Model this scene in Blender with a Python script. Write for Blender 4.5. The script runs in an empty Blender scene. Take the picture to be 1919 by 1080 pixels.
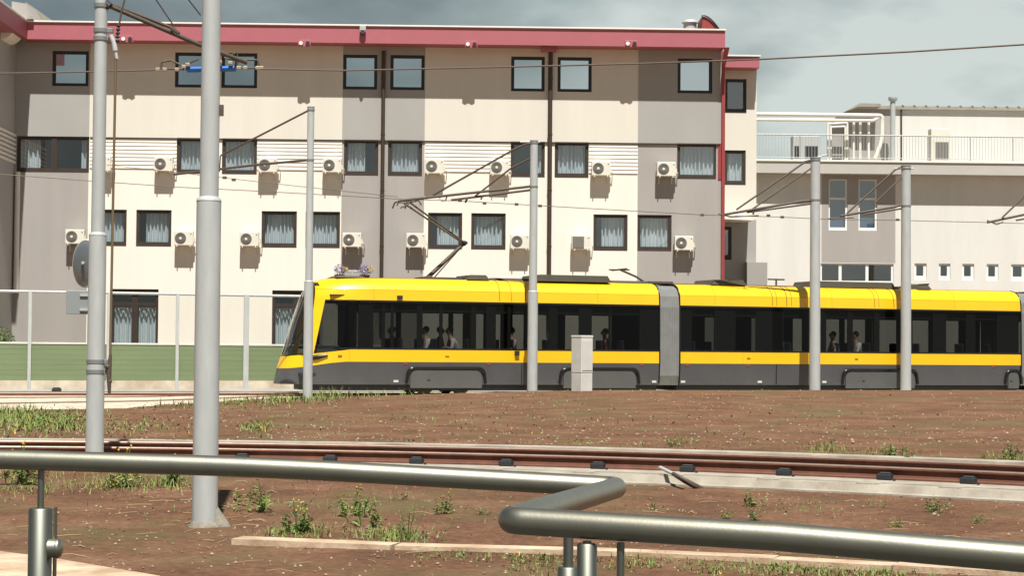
import bpy, bmesh, math, random
from mathutils import Vector, Matrix
R_ = math.radians
scene = bpy.context.scene
C = scene.collection
random.seed(7)

# ------------------------------------------------------------------ camera
F = 3500.0
CAM = Vector((0, 0, 1.5))
PITCH = math.atan(115 / F); ROLL = 0.0080
fw = Vector((0, math.cos(PITCH), math.sin(PITCH)))
u0_ = Vector((0, -math.sin(PITCH), math.cos(PITCH))); r0_ = Vector((1, 0, 0))
RT = r0_ * math.cos(ROLL) + u0_ * math.sin(ROLL)
UP = -r0_ * math.sin(ROLL) + u0_ * math.cos(ROLL)
cd = bpy.data.cameras.new('camera'); cam = bpy.data.objects.new('camera', cd); C.objects.link(cam)
cam.matrix_world = Matrix(((RT.x, UP.x, -fw.x, CAM.x), (RT.y, UP.y, -fw.y, CAM.y), (RT.z, UP.z, -fw.z, CAM.z), (0, 0, 0, 1)))
cd.sensor_width = 36; cd.lens = 36 * F / 1919; cd.clip_start = 0.05; cd.clip_end = 6000
scene.camera = cam
scene.view_settings.view_transform = 'Standard'; scene.view_settings.look = 'None'
scene.view_settings.exposure = 0.84; scene.view_settings.gamma = 1.0

# ------------------------------------------------------------------ sun and sky
SUN_EL = R_(63); SUN_A = 0.11                       # comes from behind the camera, a little from the right
sd = Vector((-SUN_A, 1, 0)).normalized() * math.cos(SUN_EL) + Vector((0, 0, -math.sin(SUN_EL)))
sl = bpy.data.lights.new('sun', 'SUN'); sl.energy = 4.2; sl.angle = R_(0.5); sl.color = (1.0, 0.975, 0.925)
so = bpy.data.objects.new('sun', sl); C.objects.link(so); so.rotation_euler = sd.to_track_quat('-Z', 'Y').to_euler(); so.location = (10, -20, 60)
w = bpy.data.worlds.new('World'); scene.world = w; w.use_nodes = True
nt = w.node_tree; N = nt.nodes; L = nt.links
for n in list(N): N.remove(n)
def nd(t, **k):
    n = N.new(t)
    for a, b in k.items(): setattr(n, a, b)
    return n
out = nd('ShaderNodeOutputWorld'); bg = nd('ShaderNodeBackground'); bg.inputs[1].default_value = 0.1
sky = nd('ShaderNodeTexSky', sky_type='NISHITA'); sky.sun_disc = False; sky.sun_elevation = SUN_EL
sky.sun_rotation = math.atan2(SUN_A, -1); sky.air_density = 1.2; sky.dust_density = 1.5
tc = nd('ShaderNodeTexCoord'); mp = nd('ShaderNodeMapping'); mp.inputs['Scale'].default_value = (1, 1, 2.2)
nz = nd('ShaderNodeTexNoise'); nz.inputs['Scale'].default_value = 11.0; nz.inputs['Detail'].default_value = 6; nz.inputs['Roughness'].default_value = 0.5
nz2 = nd('ShaderNodeTexNoise'); nz2.inputs['Scale'].default_value = 4.0; nz2.inputs['Detail'].default_value = 2
L.new(tc.outputs['Generated'], mp.inputs[0]); L.new(mp.outputs[0], nz.inputs['Vector']); L.new(mp.outputs[0], nz2.inputs['Vector'])
sx = nd('ShaderNodeSeparateXYZ'); L.new(tc.outputs['Generated'], sx.inputs[0])
mr = nd('ShaderNodeMapRange'); mr.inputs[1].default_value = -0.17; mr.inputs[2].default_value = 0.22; mr.inputs[3].default_value = 0.0; mr.inputs[4].default_value = 1.0
mr.interpolation_type = 'SMOOTHSTEP'; L.new(sx.outputs[0], mr.inputs[0])
m1 = nd('ShaderNodeMath', operation='MULTIPLY_ADD'); L.new(nz.outputs[0], m1.inputs[0]); m1.inputs[1].default_value = 1.5
L.new(mr.outputs[0], m1.inputs[2])
m2 = nd('ShaderNodeMath', operation='MULTIPLY_ADD'); L.new(nz2.outputs[0], m2.inputs[0]); m2.inputs[1].default_value = 0.5; L.new(m1.outputs[0], m2.inputs[2])
cr = nd('ShaderNodeValToRGB'); e = cr.color_ramp.elements
L.new(nd('ShaderNodeMath', operation='MULTIPLY').outputs[0], cr.inputs[0]); mm = L.new(m2.outputs[0], N[-1].inputs[0]); N[-1].inputs[1].default_value = 0.5
e[0].position = 0.38; e[0].color = (0.70, 0.89, 0.97, 1); e[1].position = 0.97; e[1].color = (3.5, 3.8, 3.6, 1)
x = e.new(0.56); x.color = (1.12, 1.36, 1.37, 1); x = e.new(0.76); x.color = (1.95, 2.28, 2.25, 1)
mix = nd('ShaderNodeMixRGB'); mix.inputs[0].default_value = 0.93; L.new(sky.outputs[0], mix.inputs[1]); L.new(cr.outputs[0], mix.inputs[2])
# sky dimmed and blued overhead, out of view, to cut the fill light
mz = nd('ShaderNodeMapRange', interpolation_type='SMOOTHSTEP'); mz.inputs[1].default_value = 0.16; mz.inputs[2].default_value = 0.50; mz.inputs[3].default_value = 1.0; mz.inputs[4].default_value = 0.30
L.new(sx.outputs[2], mz.inputs[0]); dk = nd('ShaderNodeVectorMath', operation='SCALE'); L.new(mix.outputs[0], dk.inputs[0]); L.new(mz.outputs[0], dk.inputs['Scale'])
tn_ = nd('ShaderNodeMixRGB', blend_type='MULTIPLY'); tn_.inputs[2].default_value = (0.74, 0.96, 1.38, 1); iv = nd('ShaderNodeMath', operation='SUBTRACT'); iv.inputs[0].default_value = 1.0; L.new(mz.outputs[0], iv.inputs[1])
L.new(iv.outputs[0], tn_.inputs[0]); L.new(dk.outputs[0], tn_.inputs[1]); L.new(tn_.outputs[0], bg.inputs[0]); L.new(bg.outputs[0], out.inputs[0])

# ------------------------------------------------------------------ pixel helpers (photo pixels, 1919 wide)
def ray(px, py): return (fw * F + RT * (px - 959.5) - UP * (py - 540)).normalized()
def at(px, py, D):
    d = ray(px, py); return CAM + d * (D / d.y)
def onz(px, py, z):
    d = ray(px, py); return CAM + d * ((z - CAM.z) / d.z)
def at_base(px, D, z=0.0):                      # point at depth D, height z, seen in column px
    p = at(px, 650, D); return Vector((p.x, D, z))

# ------------------------------------------------------------------ materials
MATS = {}
def mat(name, col, rough=0.6, metal=0.0, var=0.0, scale=3.0, bump=0.0, bscale=40.0, col2=None, stretch=(1, 1, 1), spec=0.5, detail=5, coat=0.0, coords='Object'):
    if name in MATS: return MATS[name]
    m = bpy.data.materials.new(name); m.use_nodes = True; t = m.node_tree; b = t.nodes['Principled BSDF']
    b.inputs['Base Color'].default_value = (*col, 1); b.inputs['Roughness'].default_value = rough; b.inputs['Metallic'].default_value = metal
    b.inputs['Specular IOR Level'].default_value = spec; b.inputs['Coat Weight'].default_value = coat
    if var or col2 or bump:
        tcn = t.nodes.new('ShaderNodeTexCoord'); mpn = t.nodes.new('ShaderNodeMapping'); mpn.inputs['Scale'].default_value = stretch
        t.links.new(tcn.outputs[coords], mpn.inputs[0])
    if var or col2:
        n = t.nodes.new('ShaderNodeTexNoise'); n.inputs['Scale'].default_value = scale; n.inputs['Detail'].default_value = detail; n.inputs['Roughness'].default_value = 0.6
        t.links.new(mpn.outputs[0], n.inputs['Vector'])
        r = t.nodes.new('ShaderNodeValToRGB'); t.links.new(n.outputs[0], r.inputs[0])
        c2 = col2 if col2 else tuple(c * (1 - var) for c in col)
        r.color_ramp.elements[0].position = 0.35; r.color_ramp.elements[0].color = (*c2, 1)
        r.color_ramp.elements[1].position = 0.65; r.color_ramp.elements[1].color = (*col, 1)
        t.links.new(r.outputs[0], b.inputs['Base Color'])
    if bump:
        n2 = t.nodes.new('ShaderNodeTexNoise'); n2.inputs['Scale'].default_value = bscale; n2.inputs['Detail'].default_value = 6
        t.links.new(mpn.outputs[0], n2.inputs['Vector'])
        bp = t.nodes.new('ShaderNodeBump'); bp.inputs['Strength'].default_value = bump; bp.inputs['Distance'].default_value = 0.02
        t.links.new(n2.outputs[0], bp.inputs['Height']); t.links.new(bp.outputs[0], b.inputs['Normal'])
    MATS[name] = m; return m
def glass(name, tint, gloss, rough=0.02, gcol=(1, 1, 1)):
    m = bpy.data.materials.new(name); m.use_nodes = True; t = m.node_tree
    for n in list(t.nodes): t.nodes.remove(n)
    o = t.nodes.new('ShaderNodeOutputMaterial'); a = t.nodes.new('ShaderNodeBsdfTransparent'); a.inputs[0].default_value = (*tint, 1)
    g = t.nodes.new('ShaderNodeBsdfGlossy'); g.inputs['Roughness'].default_value = rough; g.inputs['Color'].default_value = (*gcol, 1)
    f0 = t.nodes.new('ShaderNodeLayerWeight'); f0.inputs[0].default_value = 0.5; f = t.nodes.new('ShaderNodeMath'); f.operation = 'POWER'; f.inputs[1].default_value = 4.0; t.links.new(f0.outputs['Facing'], f.inputs[0])
    ad = t.nodes.new('ShaderNodeMath'); ad.operation = 'ADD'; ad.use_clamp = True; ad.inputs[1].default_value = gloss; t.links.new(f.outputs[0], ad.inputs[0])
    x = t.nodes.new('ShaderNodeMixShader'); t.links.new(ad.outputs[0], x.inputs[0]); t.links.new(a.outputs[0], x.inputs[1]); t.links.new(g.outputs[0], x.inputs[2])
    t.links.new(x.outputs[0], o.inputs[0]); MATS[name] = m; return m

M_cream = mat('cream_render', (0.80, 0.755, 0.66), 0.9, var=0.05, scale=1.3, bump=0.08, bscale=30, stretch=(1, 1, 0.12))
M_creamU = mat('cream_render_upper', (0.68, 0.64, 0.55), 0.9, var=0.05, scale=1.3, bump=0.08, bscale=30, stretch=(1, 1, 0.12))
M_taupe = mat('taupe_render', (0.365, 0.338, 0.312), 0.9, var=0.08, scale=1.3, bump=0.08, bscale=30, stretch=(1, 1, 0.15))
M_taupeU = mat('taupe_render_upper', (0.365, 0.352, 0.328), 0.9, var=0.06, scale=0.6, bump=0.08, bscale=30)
M_creamQ = mat('cream_render_terrace_building', (0.67, 0.65, 0.60), 0.9, var=0.08, scale=1.2, bump=0.08, bscale=30, stretch=(1, 1, 0.15))
M_red = mat('red_fascia', (0.40, 0.118, 0.138), 0.55, var=0.06, scale=1.5)
M_redd = mat('red_trim', (0.30, 0.045, 0.045), 0.55, var=0.1, scale=2)
M_white = mat('white_metal', (0.78, 0.74, 0.66), 0.5, var=0.06, scale=3)
M_frame = mat('brown_window_frame', (0.045, 0.03, 0.022), 0.55, var=0.2, scale=4)
M_framed = mat('dark_window_frame', (0.02, 0.022, 0.02), 0.5)
M_pvc = mat('white_window_frame', (0.78, 0.78, 0.74), 0.4)
M_curt = mat('curtain_cloth', (0.68, 0.70, 0.70), 0.9, var=0.08, scale=20)
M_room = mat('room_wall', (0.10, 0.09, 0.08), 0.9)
M_pipe = mat('brown_downpipe', (0.055, 0.035, 0.022), 0.5, var=0.2, scale=5)
M_ac = mat('ac_white', (0.72, 0.68, 0.58), 0.5, var=0.05, scale=6)
M_grille = mat('ac_grille', (0.16, 0.15, 0.13), 0.6)
M_galv = mat('galvanised_steel', (0.47, 0.49, 0.475), 0.5, metal=0.1, var=0.12, scale=9, bump=0.03, bscale=60, stretch=(1, 1, 0.25))
M_galvd = mat('dark_steel', (0.11, 0.085, 0.065), 0.6, metal=0.2, var=0.25, scale=20)
M_wire = mat('copper_wire', (0.16, 0.12, 0.10), 0.6, metal=0.3)
M_steel = mat('brushed_stainless', (0.36, 0.345, 0.275), 0.45, metal=1.0, var=0.10, scale=14, stretch=(1, 1, 1), bump=0.02, bscale=150)
M_post = mat('satin_stainless', (0.22, 0.225, 0.19), 0.50, metal=1.0, var=0.15, scale=10, stretch=(5, 5, 0.3))
M_blue = mat('blue_insulator', (0.03, 0.16, 0.55), 0.5)
M_rub = mat('black_rubber', (0.02, 0.022, 0.024), 0.6, var=0.2, scale=20)
M_rust = mat('rusty_rail', (0.17, 0.064, 0.038), 0.85, col2=(0.115, 0.044, 0.027), scale=5, bump=0.2, bscale=40)
M_head = mat('worn_rail_head', (0.42, 0.30, 0.23), 0.38, metal=0.6, var=0.2, scale=10)
M_conc = mat('concrete', (0.40, 0.36, 0.29), 0.9, col2=(0.27, 0.23, 0.18), scale=2.5, bump=0.25, bscale=30)
M_concp = mat('pale_concrete', (0.62, 0.545, 0.42), 0.9, col2=(0.42, 0.33, 0.24), scale=1.6, bump=0.25, bscale=30)
M_kerb = mat('kerb_stone', (0.58, 0.45, 0.31), 0.9, col2=(0.36, 0.24, 0.15), scale=3, bump=0.3, bscale=30)
M_green = mat('green_panel', (0.165, 0.215, 0.11), 0.6, var=0.12, scale=1.2, stretch=(0.3, 1, 4))
M_yel = mat('yellow_paint', (0.86, 0.50, 0.008), 0.36, var=0.06, scale=0.7, coat=0.2)
M_dgrey = mat('dark_grey_paint', (0.078, 0.078, 0.082), 0.45, var=0.12, scale=1.5, coat=0.2)
M_mgrey = mat('mid_grey_paint', (0.085, 0.088, 0.082), 0.5, var=0.1, scale=2)
M_bel = mat('bellows_cloth', (0.20, 0.205, 0.195), 0.85, var=0.15, scale=3)
M_blk = mat('black_gloss', (0.008, 0.008, 0.008), 0.25)
M_int = mat('tram_interior', (0.022, 0.023, 0.022), 0.8)
M_seat = mat('seat_cloth', (0.04, 0.035, 0.06), 0.9)
M_roofg = mat('roof_box_grey', (0.07, 0.062, 0.04), 0.6, var=0.2, scale=3)
M_skin = mat('skin', (0.42, 0.24, 0.17), 0.6)
M_hair = mat('dark_hair', (0.03, 0.02, 0.015), 0.6)
M_cab = mat('cabinet_grey', (0.62, 0.61, 0.56), 0.55, var=0.12, scale=3)
M_asph = mat('terrace_grey', (0.33, 0.31, 0.28), 0.8, var=0.05, scale=1)
M_sheet = mat('sheet_roof', (0.34, 0.31, 0.25), 0.6, var=0.2, scale=2)
M_leafs = [mat('leaf_a', (0.10, 0.17, 0.035), 0.7), mat('leaf_b', (0.15, 0.21, 0.045), 0.7), mat('leaf_c', (0.28, 0.27, 0.08), 0.8), mat('flower_yellow', (0.62, 0.42, 0.03), 0.7), mat('dry_stalk', (0.34, 0.25, 0.13), 0.9)]
M_purple = mat('flower_purple', (0.16, 0.10, 0.36), 0.8); M_pink = mat('flower_lilac', (0.40, 0.30, 0.45), 0.8)
G_win = glass('window_glass', (0.80, 0.86, 0.88), 0.17)
G_sky = glass('mirror_window_glass', (0.30, 0.34, 0.36), 0.62, 0.015, (0.92, 0.98, 1))
G_tram = glass('tinted_tram_glass', (0.38, 0.39, 0.38), 0.010, 0.03)
G_tramfar = glass('tinted_tram_glass_far', (0.19, 0.20, 0.19), 0.01, 0.03)
G_wind = glass('windscreen_glass', (0.34, 0.33, 0.30), 0.09, 0.03)
G_clear = glass('clear_panel', (0.95, 0.96, 0.95), 0.0, 0.05)

# ------------------------------------------------------------------ mesh builder
class MB:
    def __init__(s): s.v = []; s.f = []; s.m = []; s.sm = []
    def add(s, vs, fs, mi=0, smooth=False):
        o = len(s.v); s.v += [tuple(p) for p in vs]
        for f in fs: s.f.append(tuple(i + o for i in f)); s.m.append(mi); s.sm.append(smooth)
    def box(s, x0, x1, y0, y1, z0, z1, mi=0, M=None):
        vs = [Vector((x, y, z)) for z in (z0, z1) for y in (y0, y1) for x in (x0, x1)]
        if M: vs = [M @ p for p in vs]
        s.add(vs, [(0, 2, 3, 1), (4, 5, 7, 6), (0, 1, 5, 4), (2, 6, 7, 3), (0, 4, 6, 2), (1, 3, 7, 5)], mi)
    def bbox(s, x0, x1, y0, y1, z0, z1, b=0.01, mi=0, M=None):      # chamfered box
        bm = bmesh.new(); bmesh.ops.create_cube(bm, size=1)
        for v in bm.verts: v.co = Vector(((x0 + x1) / 2 + v.co.x * (x1 - x0), (y0 + y1) / 2 + v.co.y * (y1 - y0), (z0 + z1) / 2 + v.co.z * (z1 - z0)))
        bmesh.ops.bevel(bm, geom=list(bm.edges), offset=b, segments=2, affect='EDGES', profile=0.5)
        bm.verts.index_update()
        s.add([(M @ v.co) if M else v.co for v in bm.verts], [[v.index for v in f.verts] for f in bm.faces], mi); bm.free()
    def tube(s, pts, r, n=10, mi=0, cap=True, smooth=True):
        pts = [Vector(p) for p in pts]; k = len(pts); rs = r if isinstance(r, (list, tuple)) else [r] * k
        t0 = (pts[1] - pts[0]).normalized(); a = Vector((0, 0, 1)) if abs(t0.z) < 0.9 else Vector((1, 0, 0))
        nrm = t0.cross(a).normalized(); vs = []
        for i, p in enumerate(pts):
            t = ((pts[min(i + 1, k - 1)] - pts[max(i - 1, 0)])).normalized()
            nrm = (nrm - t * nrm.dot(t)).normalized(); bn = t.cross(nrm)
            vs += [p + (nrm * math.cos(2 * math.pi * j / n) + bn * math.sin(2 * math.pi * j / n)) * rs[i] for j in range(n)]
        fs = [(i * n + j, i * n + (j + 1) % n, (i + 1) * n + (j + 1) % n, (i + 1) * n + j) for i in range(k - 1) for j in range(n)]
        s.add(vs, fs, mi, smooth)
        if cap: s.add(vs[:n], [tuple(range(n))[::-1]], mi); s.add(vs[-n:], [tuple(range(n))], mi)
    def quad(s, a, b, c, d, mi=0): s.add([a, b, c, d], [(0, 1, 2, 3)], mi)
    def prism(s, poly, d, mi=0):                                    # poly: 3D points, extruded by vector d
        n = len(poly); P = [Vector(p) for p in poly]; Q = [p + Vector(d) for p in P]
        s.add(P + Q, [tuple(range(n))[::-1], tuple(range(n, 2 * n))] + [(i, (i + 1) % n, n + (i + 1) % n, n + i) for i in range(n)], mi)
    def ball(s, c, r, mi=0, sub=2, sc=(1, 1, 1), jit=0.0):
        bm = bmesh.new(); bmesh.ops.create_icosphere(bm, subdivisions=sub, radius=1)
        bm.verts.index_update()
        s.add([Vector(c) + Vector((v.co.x * sc[0], v.co.y * sc[1], v.co.z * sc[2])) * r * (1 + random.uniform(-jit, jit)) for v in bm.verts], [[v.index for v in f.verts] for f in bm.faces], mi, sub > 1); bm.free()
    def build(s, name, mats, parent=None, loc=None):
        me = bpy.data.meshes.new(name); me.from_pydata(s.v, [], s.f)
        for m in (mats if isinstance(mats, (list, tuple)) else [mats]): me.materials.append(m)
        me.polygons.foreach_set('material_index', s.m); me.polygons.foreach_set('use_smooth', s.sm); me.update()
        o = bpy.data.objects.new(name, me); C.objects.link(o)
        if parent: o.parent = parent
        if loc is not None: o.location = loc
        return o
def tag(o, label=None, cat=None, group=None, kind=None):
    if label: o['label'] = label
    if cat: o['category'] = cat
    if group: o['group'] = group
    if kind: o['kind'] = kind
    return o
def thing(name, label, cat, loc=(0, 0, 0), rz=0.0, group=None):
    o = bpy.data.objects.new(name, None); C.objects.link(o); o.location = loc; o.rotation_euler = (0, 0, rz); o.empty_display_size = 0.2
    return tag(o, label, cat, group)
KIDS = {}
def copy_tree(o, loc, rz, label, parent=None):
    c = o.copy(); C.objects.link(c)
    if parent is None:
        c.location = loc; c.rotation_euler = (0, 0, rz); c['label'] = label
    else: c.parent = parent
    for ch in [q for q in bpy.data.objects if q.parent == o]: copy_tree(ch, None, None, None, c)
    return c
def fillet(pts, r, n=8):
    P = [Vector(p) for p in pts]; o = [P[0]]
    for i in range(1, len(P) - 1):
        a = (P[i - 1] - P[i]); b = (P[i + 1] - P[i]); q = min(r, a.length * 0.45, b.length * 0.45)
        A = P[i] + a.normalized() * q; B = P[i] + b.normalized() * q
        for k in range(n + 1):
            t = k / n; o.append(A * (1 - t) ** 2 + P[i] * 2 * t * (1 - t) + B * t ** 2)
    return o + [P[-1]]
def sstep(a, b, x):
    t = max(0, min(1, (x - a) / (b - a))); return t * t * (3 - 2 * t)
def lerp(a, b, t): return a + (b - a) * t

# ------------------------------------------------------------------ ground
TK = math.tan(R_(19.7))
def tramline(x): return 55 + (x + 5.03) * TK            # near side of the tram
CX, CY, RR = -6.3, 4.4, 20.7                            # near curved track: centre, radius of its near rail
def hsh(x, y): return math.sin(x * 1.7 + y * 0.9) * 0.4 + math.sin(x * 0.6 - y * 1.3 + 2) * 0.4 + math.sin(x * 3.1 + y * 2.3 + 1) * 0.2
EDGE = [(-60, 36.0), (-11.2, 39.8), (-9.0, 42.5), (-7.6, 48.5), (-6.6, 52.3), (-5.0, 53.6)]
def slab_edge(x):                                       # near edge of the far track's concrete
    for (a, b), (c, d) in zip(EDGE, EDGE[1:]):
        if a <= x <= c: return b + (d - b) * (x - a) / (c - a)
    return tramline(x) - 0.9
def ground(x, y):
    r = math.hypot(x - CX, y - CY)
    if y > CY and r < RR + 3.0 and r > RR - 0.5: return -0.25 if r > RR - 0.5 and r < RR + 2.85 else 0.07
    if r <= RR - 0.5 or y < 20: return -0.115 + 0.022 * hsh(x * 1.7, y * 1.7) * sstep(0, 2, RR - 0.85 - r if y > CY else 2) - 0.0
    v = y - tramline(x)
    back = lerp(0.09, 0.04 if x < 40 else 0.1, 0)
    crest = 0.215 * sstep(-7.0, 3.0, x)
    h = back + crest * sstep(-30, -2.8, v) + 0.02 * hsh(x, y) * (1 - sstep(-6, -3, v))
    h = lerp(h, -0.06, sstep(-1.9, -0.9, v))
    if y > slab_edge(x) + 0.3: h = min(h, -0.06)
    h = lerp(h, 1.0, sstep(6.2, 10, v))
    return h
xs = [-3000, -800, -200, -80, -50] + [-34 + i * 0.35 for i in range(0, 200)] + [60, 90, 200, 800, 3000]
ys = [-3000, -500, -80, -20, 0, 4, 8, 10] + [11 + i * 0.22 for i in range(86)] + [30 + i * 0.4 for i in range(100)] + [72, 80, 120, 300, 1000, 4000]
g = MB(); nx = len(xs)
vs = [(x, y, ground(x, y)) for y in ys for x in xs]
g.add(vs, [(j * nx + i, j * nx + i + 1, (j + 1) * nx + i + 1, (j + 1) * nx + i) for j in range(len(ys) - 1) for i in range(nx - 1)], 0, True)
def soil_mat():
    m = bpy.data.materials.new('red_brown_soil'); m.use_nodes = True; t = m.node_tree; b = t.nodes['Principled BSDF']; b.inputs['Roughness'].default_value = 0.95
    b.inputs['Specular IOR Level'].default_value = 0.15
    tcn = t.nodes.new('ShaderNodeTexCoord')
    def noise(s, d, r=0.6):
        n = t.nodes.new('ShaderNodeTexNoise'); n.inputs['Scale'].default_value = s; n.inputs['Detail'].default_value = d; n.inputs['Roughness'].default_value = r
        t.links.new(tcn.outputs['Object'], n.inputs['Vector']); return n
    def ramp(n, stops):
        r = t.nodes.new('ShaderNodeValToRGB'); t.links.new(n.outputs[0], r.inputs[0]); el = r.color_ramp.elements
        el[0].position, el[0].color = stops[0][0], (*stops[0][1], 1); el[1].position, el[1].color = stops[-1][0], (*stops[-1][1], 1)
        for p, c in stops[1:-1]: q = el.new(p); q.color = (*c, 1)
        return r
    a = ramp(noise(0.8, 8, 0.7), [(0.3, (0.105, 0.058, 0.034)), (0.5, (0.176, 0.089, 0.051)), (0.70, (0.255, 0.145, 0.088))])
    c = ramp(noise(14, 8, 0.75), [(0.34, (0.45, 0.42, 0.4)), (0.55, (1, 1, 1)), (0.72, (1.5, 1.5, 1.5))])
    x = t.nodes.new('ShaderNodeMixRGB'); x.blend_type = 'MULTIPLY'; x.inputs[0].default_value = 0.8; t.links.new(a.outputs[0], x.inputs[1]); t.links.new(c.outputs[0], x.inputs[2])
    k = ramp(noise(0.35, 5, 0.7), [(0.48, (0, 0, 0)), (0.66, (1, 1, 1))])
    gm = t.nodes.new('ShaderNodeMixRGB'); gm.inputs[2].default_value = (0.125, 0.115, 0.05, 1); t.links.new(x.outputs[0], gm.inputs[1])
    kk = t.nodes.new('ShaderNodeMath'); kk.operation = 'MULTIPLY'; kk.inputs[1].default_value = 0.6; t.links.new(k.outputs[0], kk.inputs[0]); t.links.new(kk.outputs[0], gm.inputs[0])
    t.links.new(gm.outputs[0], b.inputs['Base Color'])
    bp = t.nodes.new('ShaderNodeBump'); bp.inputs['Strength'].default_value = 0.9; bp.inputs['Distance'].default_value = 0.05
    t.links.new(noise(9, 10, 0.7).outputs[0], bp.inputs['Height']); t.links.new(bp.outputs[0], b.inputs['Normal'])
    return m
tag(g.build('ground', soil_mat()), 'bare red brown soil with weeds between the tram tracks', 'ground', kind='structure')

# ------------------------------------------------------------------ near curved track
def arc(r, z, a): return Vector((CX + r * math.sin(a), CY + r * math.cos(a), z))
A0, A1 = R_(-38), R_(52)
def sweep(mb, prof, a0=A0, a1=A1, n=120, mi=0):             # prof: list of (r, z), swept round the curve
    k = len(prof); vs = [arc(r, z, lerp(a0, a1, i / n)) for i in range(n + 1) for r, z in prof]
    mb.add(vs, [(i * k + j, i * k + j + 1, (i + 1) * k + j + 1, (i + 1) * k + j) for i in range(n) for j in range(k - 1)], mi)
sl_ = MB()
sweep(sl_, [(RR - 0.98, -0.20), (RR - 0.98, -0.095), (RR - 0.82, -0.09), (RR - 0.78, -0.012), (RR - 0.62, -0.010), (RR - 0.61, -0.05), (RR - 0.57, -0.05), (RR - 0.56, 0.0), (RR - 0.3, 0.0), (RR + 1.75, 0.0), (RR + 2.2, -0.03), (RR + 2.65, -0.02), (RR + 2.66, 0.105), (RR + 2.95, 0.11), (RR + 2.96, -0.1)])
tag(sl_.build('track_slab', M_conc), 'pale concrete track bed of the near curved tram track', 'track bed', kind='structure')
def rail_profile(r0, z0=0.0):
    return [(r0 - 0.075, z0 + .002), (r0 - 0.075, z0 + 0.02), (r0 - 0.028, z0 + 0.030), (r0 - 0.006, z0 + 0.105), (r0 - 0.046, z0 + 0.118), (r0 - 0.046, z0 + 0.138)], \
           [(r0 - 0.046, z0 + 0.138), (r0 - 0.038, z0 + 0.15), (r0 + 0.03, z0 + 0.15)], \
           [(r0 + 0.03, z0 + 0.15), (r0 + 0.036, z0 + 0.112), (r0 + 0.012, z0 + 0.095), (r0 + 0.018, z0 + 0.032), (r0 + 0.075, z0 + 0.02), (r0 + 0.075, z0 + .002)]
for r0, lb in ((RR, 'nearer rusty rail of the curved track, with black pads along its foot'), (RR + 1.435, 'farther rusty rail of the curved track, beside the pale kerb')):
    rb = MB(); p = rail_profile(r0); sweep(rb, p[0]); sweep(rb, p[1], mi=1); sweep(rb, p[2])
    tag(rb.build('rail', [M_rust, M_head]), lb, 'rail', 'rails of the near tram track')
pads = [455, 620, 782, 950, 1122, 1290, 1471, 1660, 1817]
words = ['leftmost rail pad half hidden by the handrail', 'rail pad behind the handrail, second from left', 'rail pad showing above the handrail, left of the middle', 'rail pad straight above the long handrail near the middle', 'rail pad above the corner of the handrail', 'rail pad right beside the leaning grey bar', 'rail pad second to the right of the leaning bar', 'rail pad second from the right edge', 'rail pad with pale top, nearest the right edge']
first = None
for px, lb in zip(pads, words):
    p = onz(px, 885, 0.03); a = math.atan2(p.x - CX, p.y - CY)
    for _ in range(20):
        q = arc(RR - 0.14, 0.03, a); d = (q - CAM); X = d.dot(RT) / d.dot(fw) * F + 959.5; a += (px - X) * 0.00028
    loc = arc(RR - 0.17, 0.002, a)
    if first is None:
        t = first = thing('rail_pad', lb, 'rail pad', loc, -a, 'black rubber pads along the near rail')
        m = MB(); m.bbox(-.085, .085, -.07, .06, 0.003, 0.075, .012); m.build('pad', M_rub, t)
        m = MB(); m.bbox(-.06, .06, -.03, .045, 0.077, 0.09, .005); m.build('clip', mat('clip_grey', (.06, .07, .068), .5), t)
        m = MB(); m.bbox(-.125, .125, -.61, -.08, -0.1, 0.003, .008); m.build('concrete_block', M_conc, t)
        m = MB(); m.tube([(.12, -.06, .01), (.15, -.06, .012)], .012, 8); m.build('bolt', M_rub, t)
    else: copy_tree(first, loc, -a, lb)
t = thing('steel_bar', 'grey steel bar leaning from the near rail down to the soil', 'bar')
m = MB(); p0 = onz(1237, 877, 0.14); p0 = at(1237, 877, 22.75); p1 = at(1262, 889, 22.3); p2 = at(1284, 902, 21.7); p3 = onz(1315, 918, -0.13)
m.tube([p0, p1], .022, 10); m.build('bar_tip', M_galv, t)
m = MB(); m.tube([p1, p2, p3], [.026, .034, .036], 10); m.build('bar_body', M_galvd, t)

# kerbs in the foreground
def strip(name, pts, wdt, z0, z1, m_, label, cat):
    mb = MB(); P = [Vector(p) for p in pts]
    for i in range(len(P) - 1):
        n = max(1, int((P[i + 1] - P[i]).length / 0.9)); gap = 0.012
        for k in range(n):
            a = P[i].lerp(P[i + 1], k / n); b = P[i].lerp(P[i + 1], (k + 1) / n); d = (b - a).normalized(); nrm = Vector((d.y, -d.x, 0))
            a = a + d * gap; jz = random.uniform(-0.006, 0.006)
            mb.prism([a.to_tuple()[:2] + (z0,), b.to_tuple()[:2] + (z0,), (b + nrm * wdt).to_tuple()[:2] + (z0,), (a + nrm * wdt).to_tuple()[:2] + (z0,)], (0, 0, z1 - z0 + jz))
    return tag(mb.build(name, m_), label, cat, kind='structure')
strip('kerb', [onz(x, y, -0.08) for x, y in ((455, 1006), (750, 1018), (1065, 1026), (1460, 1043), (1919, 1068), (2300, 1092))], 0.24, -0.2, -0.075, M_kerb, 'beige kerb stones sunk in the soil along the bottom', 'kerb')
pa = onz(-160, 1012, -0.08); pb = onz(60, 1040, -0.08); pc = onz(300, 1080, -0.08); pd = onz(620, 1150, -.08)
strip('pavement', [pa, pb, pc, pd], 1.0, -0.22, -0.08, M_kerb, 'pale pavement strip at the bottom left', 'pavement')
mb = MB(); mb.box(-9, 9, -6, 5.2, -0.15, 0.15); tag(mb.build('platform', mat('shade_toned_paving', (.045, .042, .036), .9, var=.2, scale=3)), 'concrete platform under the handrail', 'platform', kind='structure')  # unseen paving coloured dark for onlookers' shade, mirrored under the handrail

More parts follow.
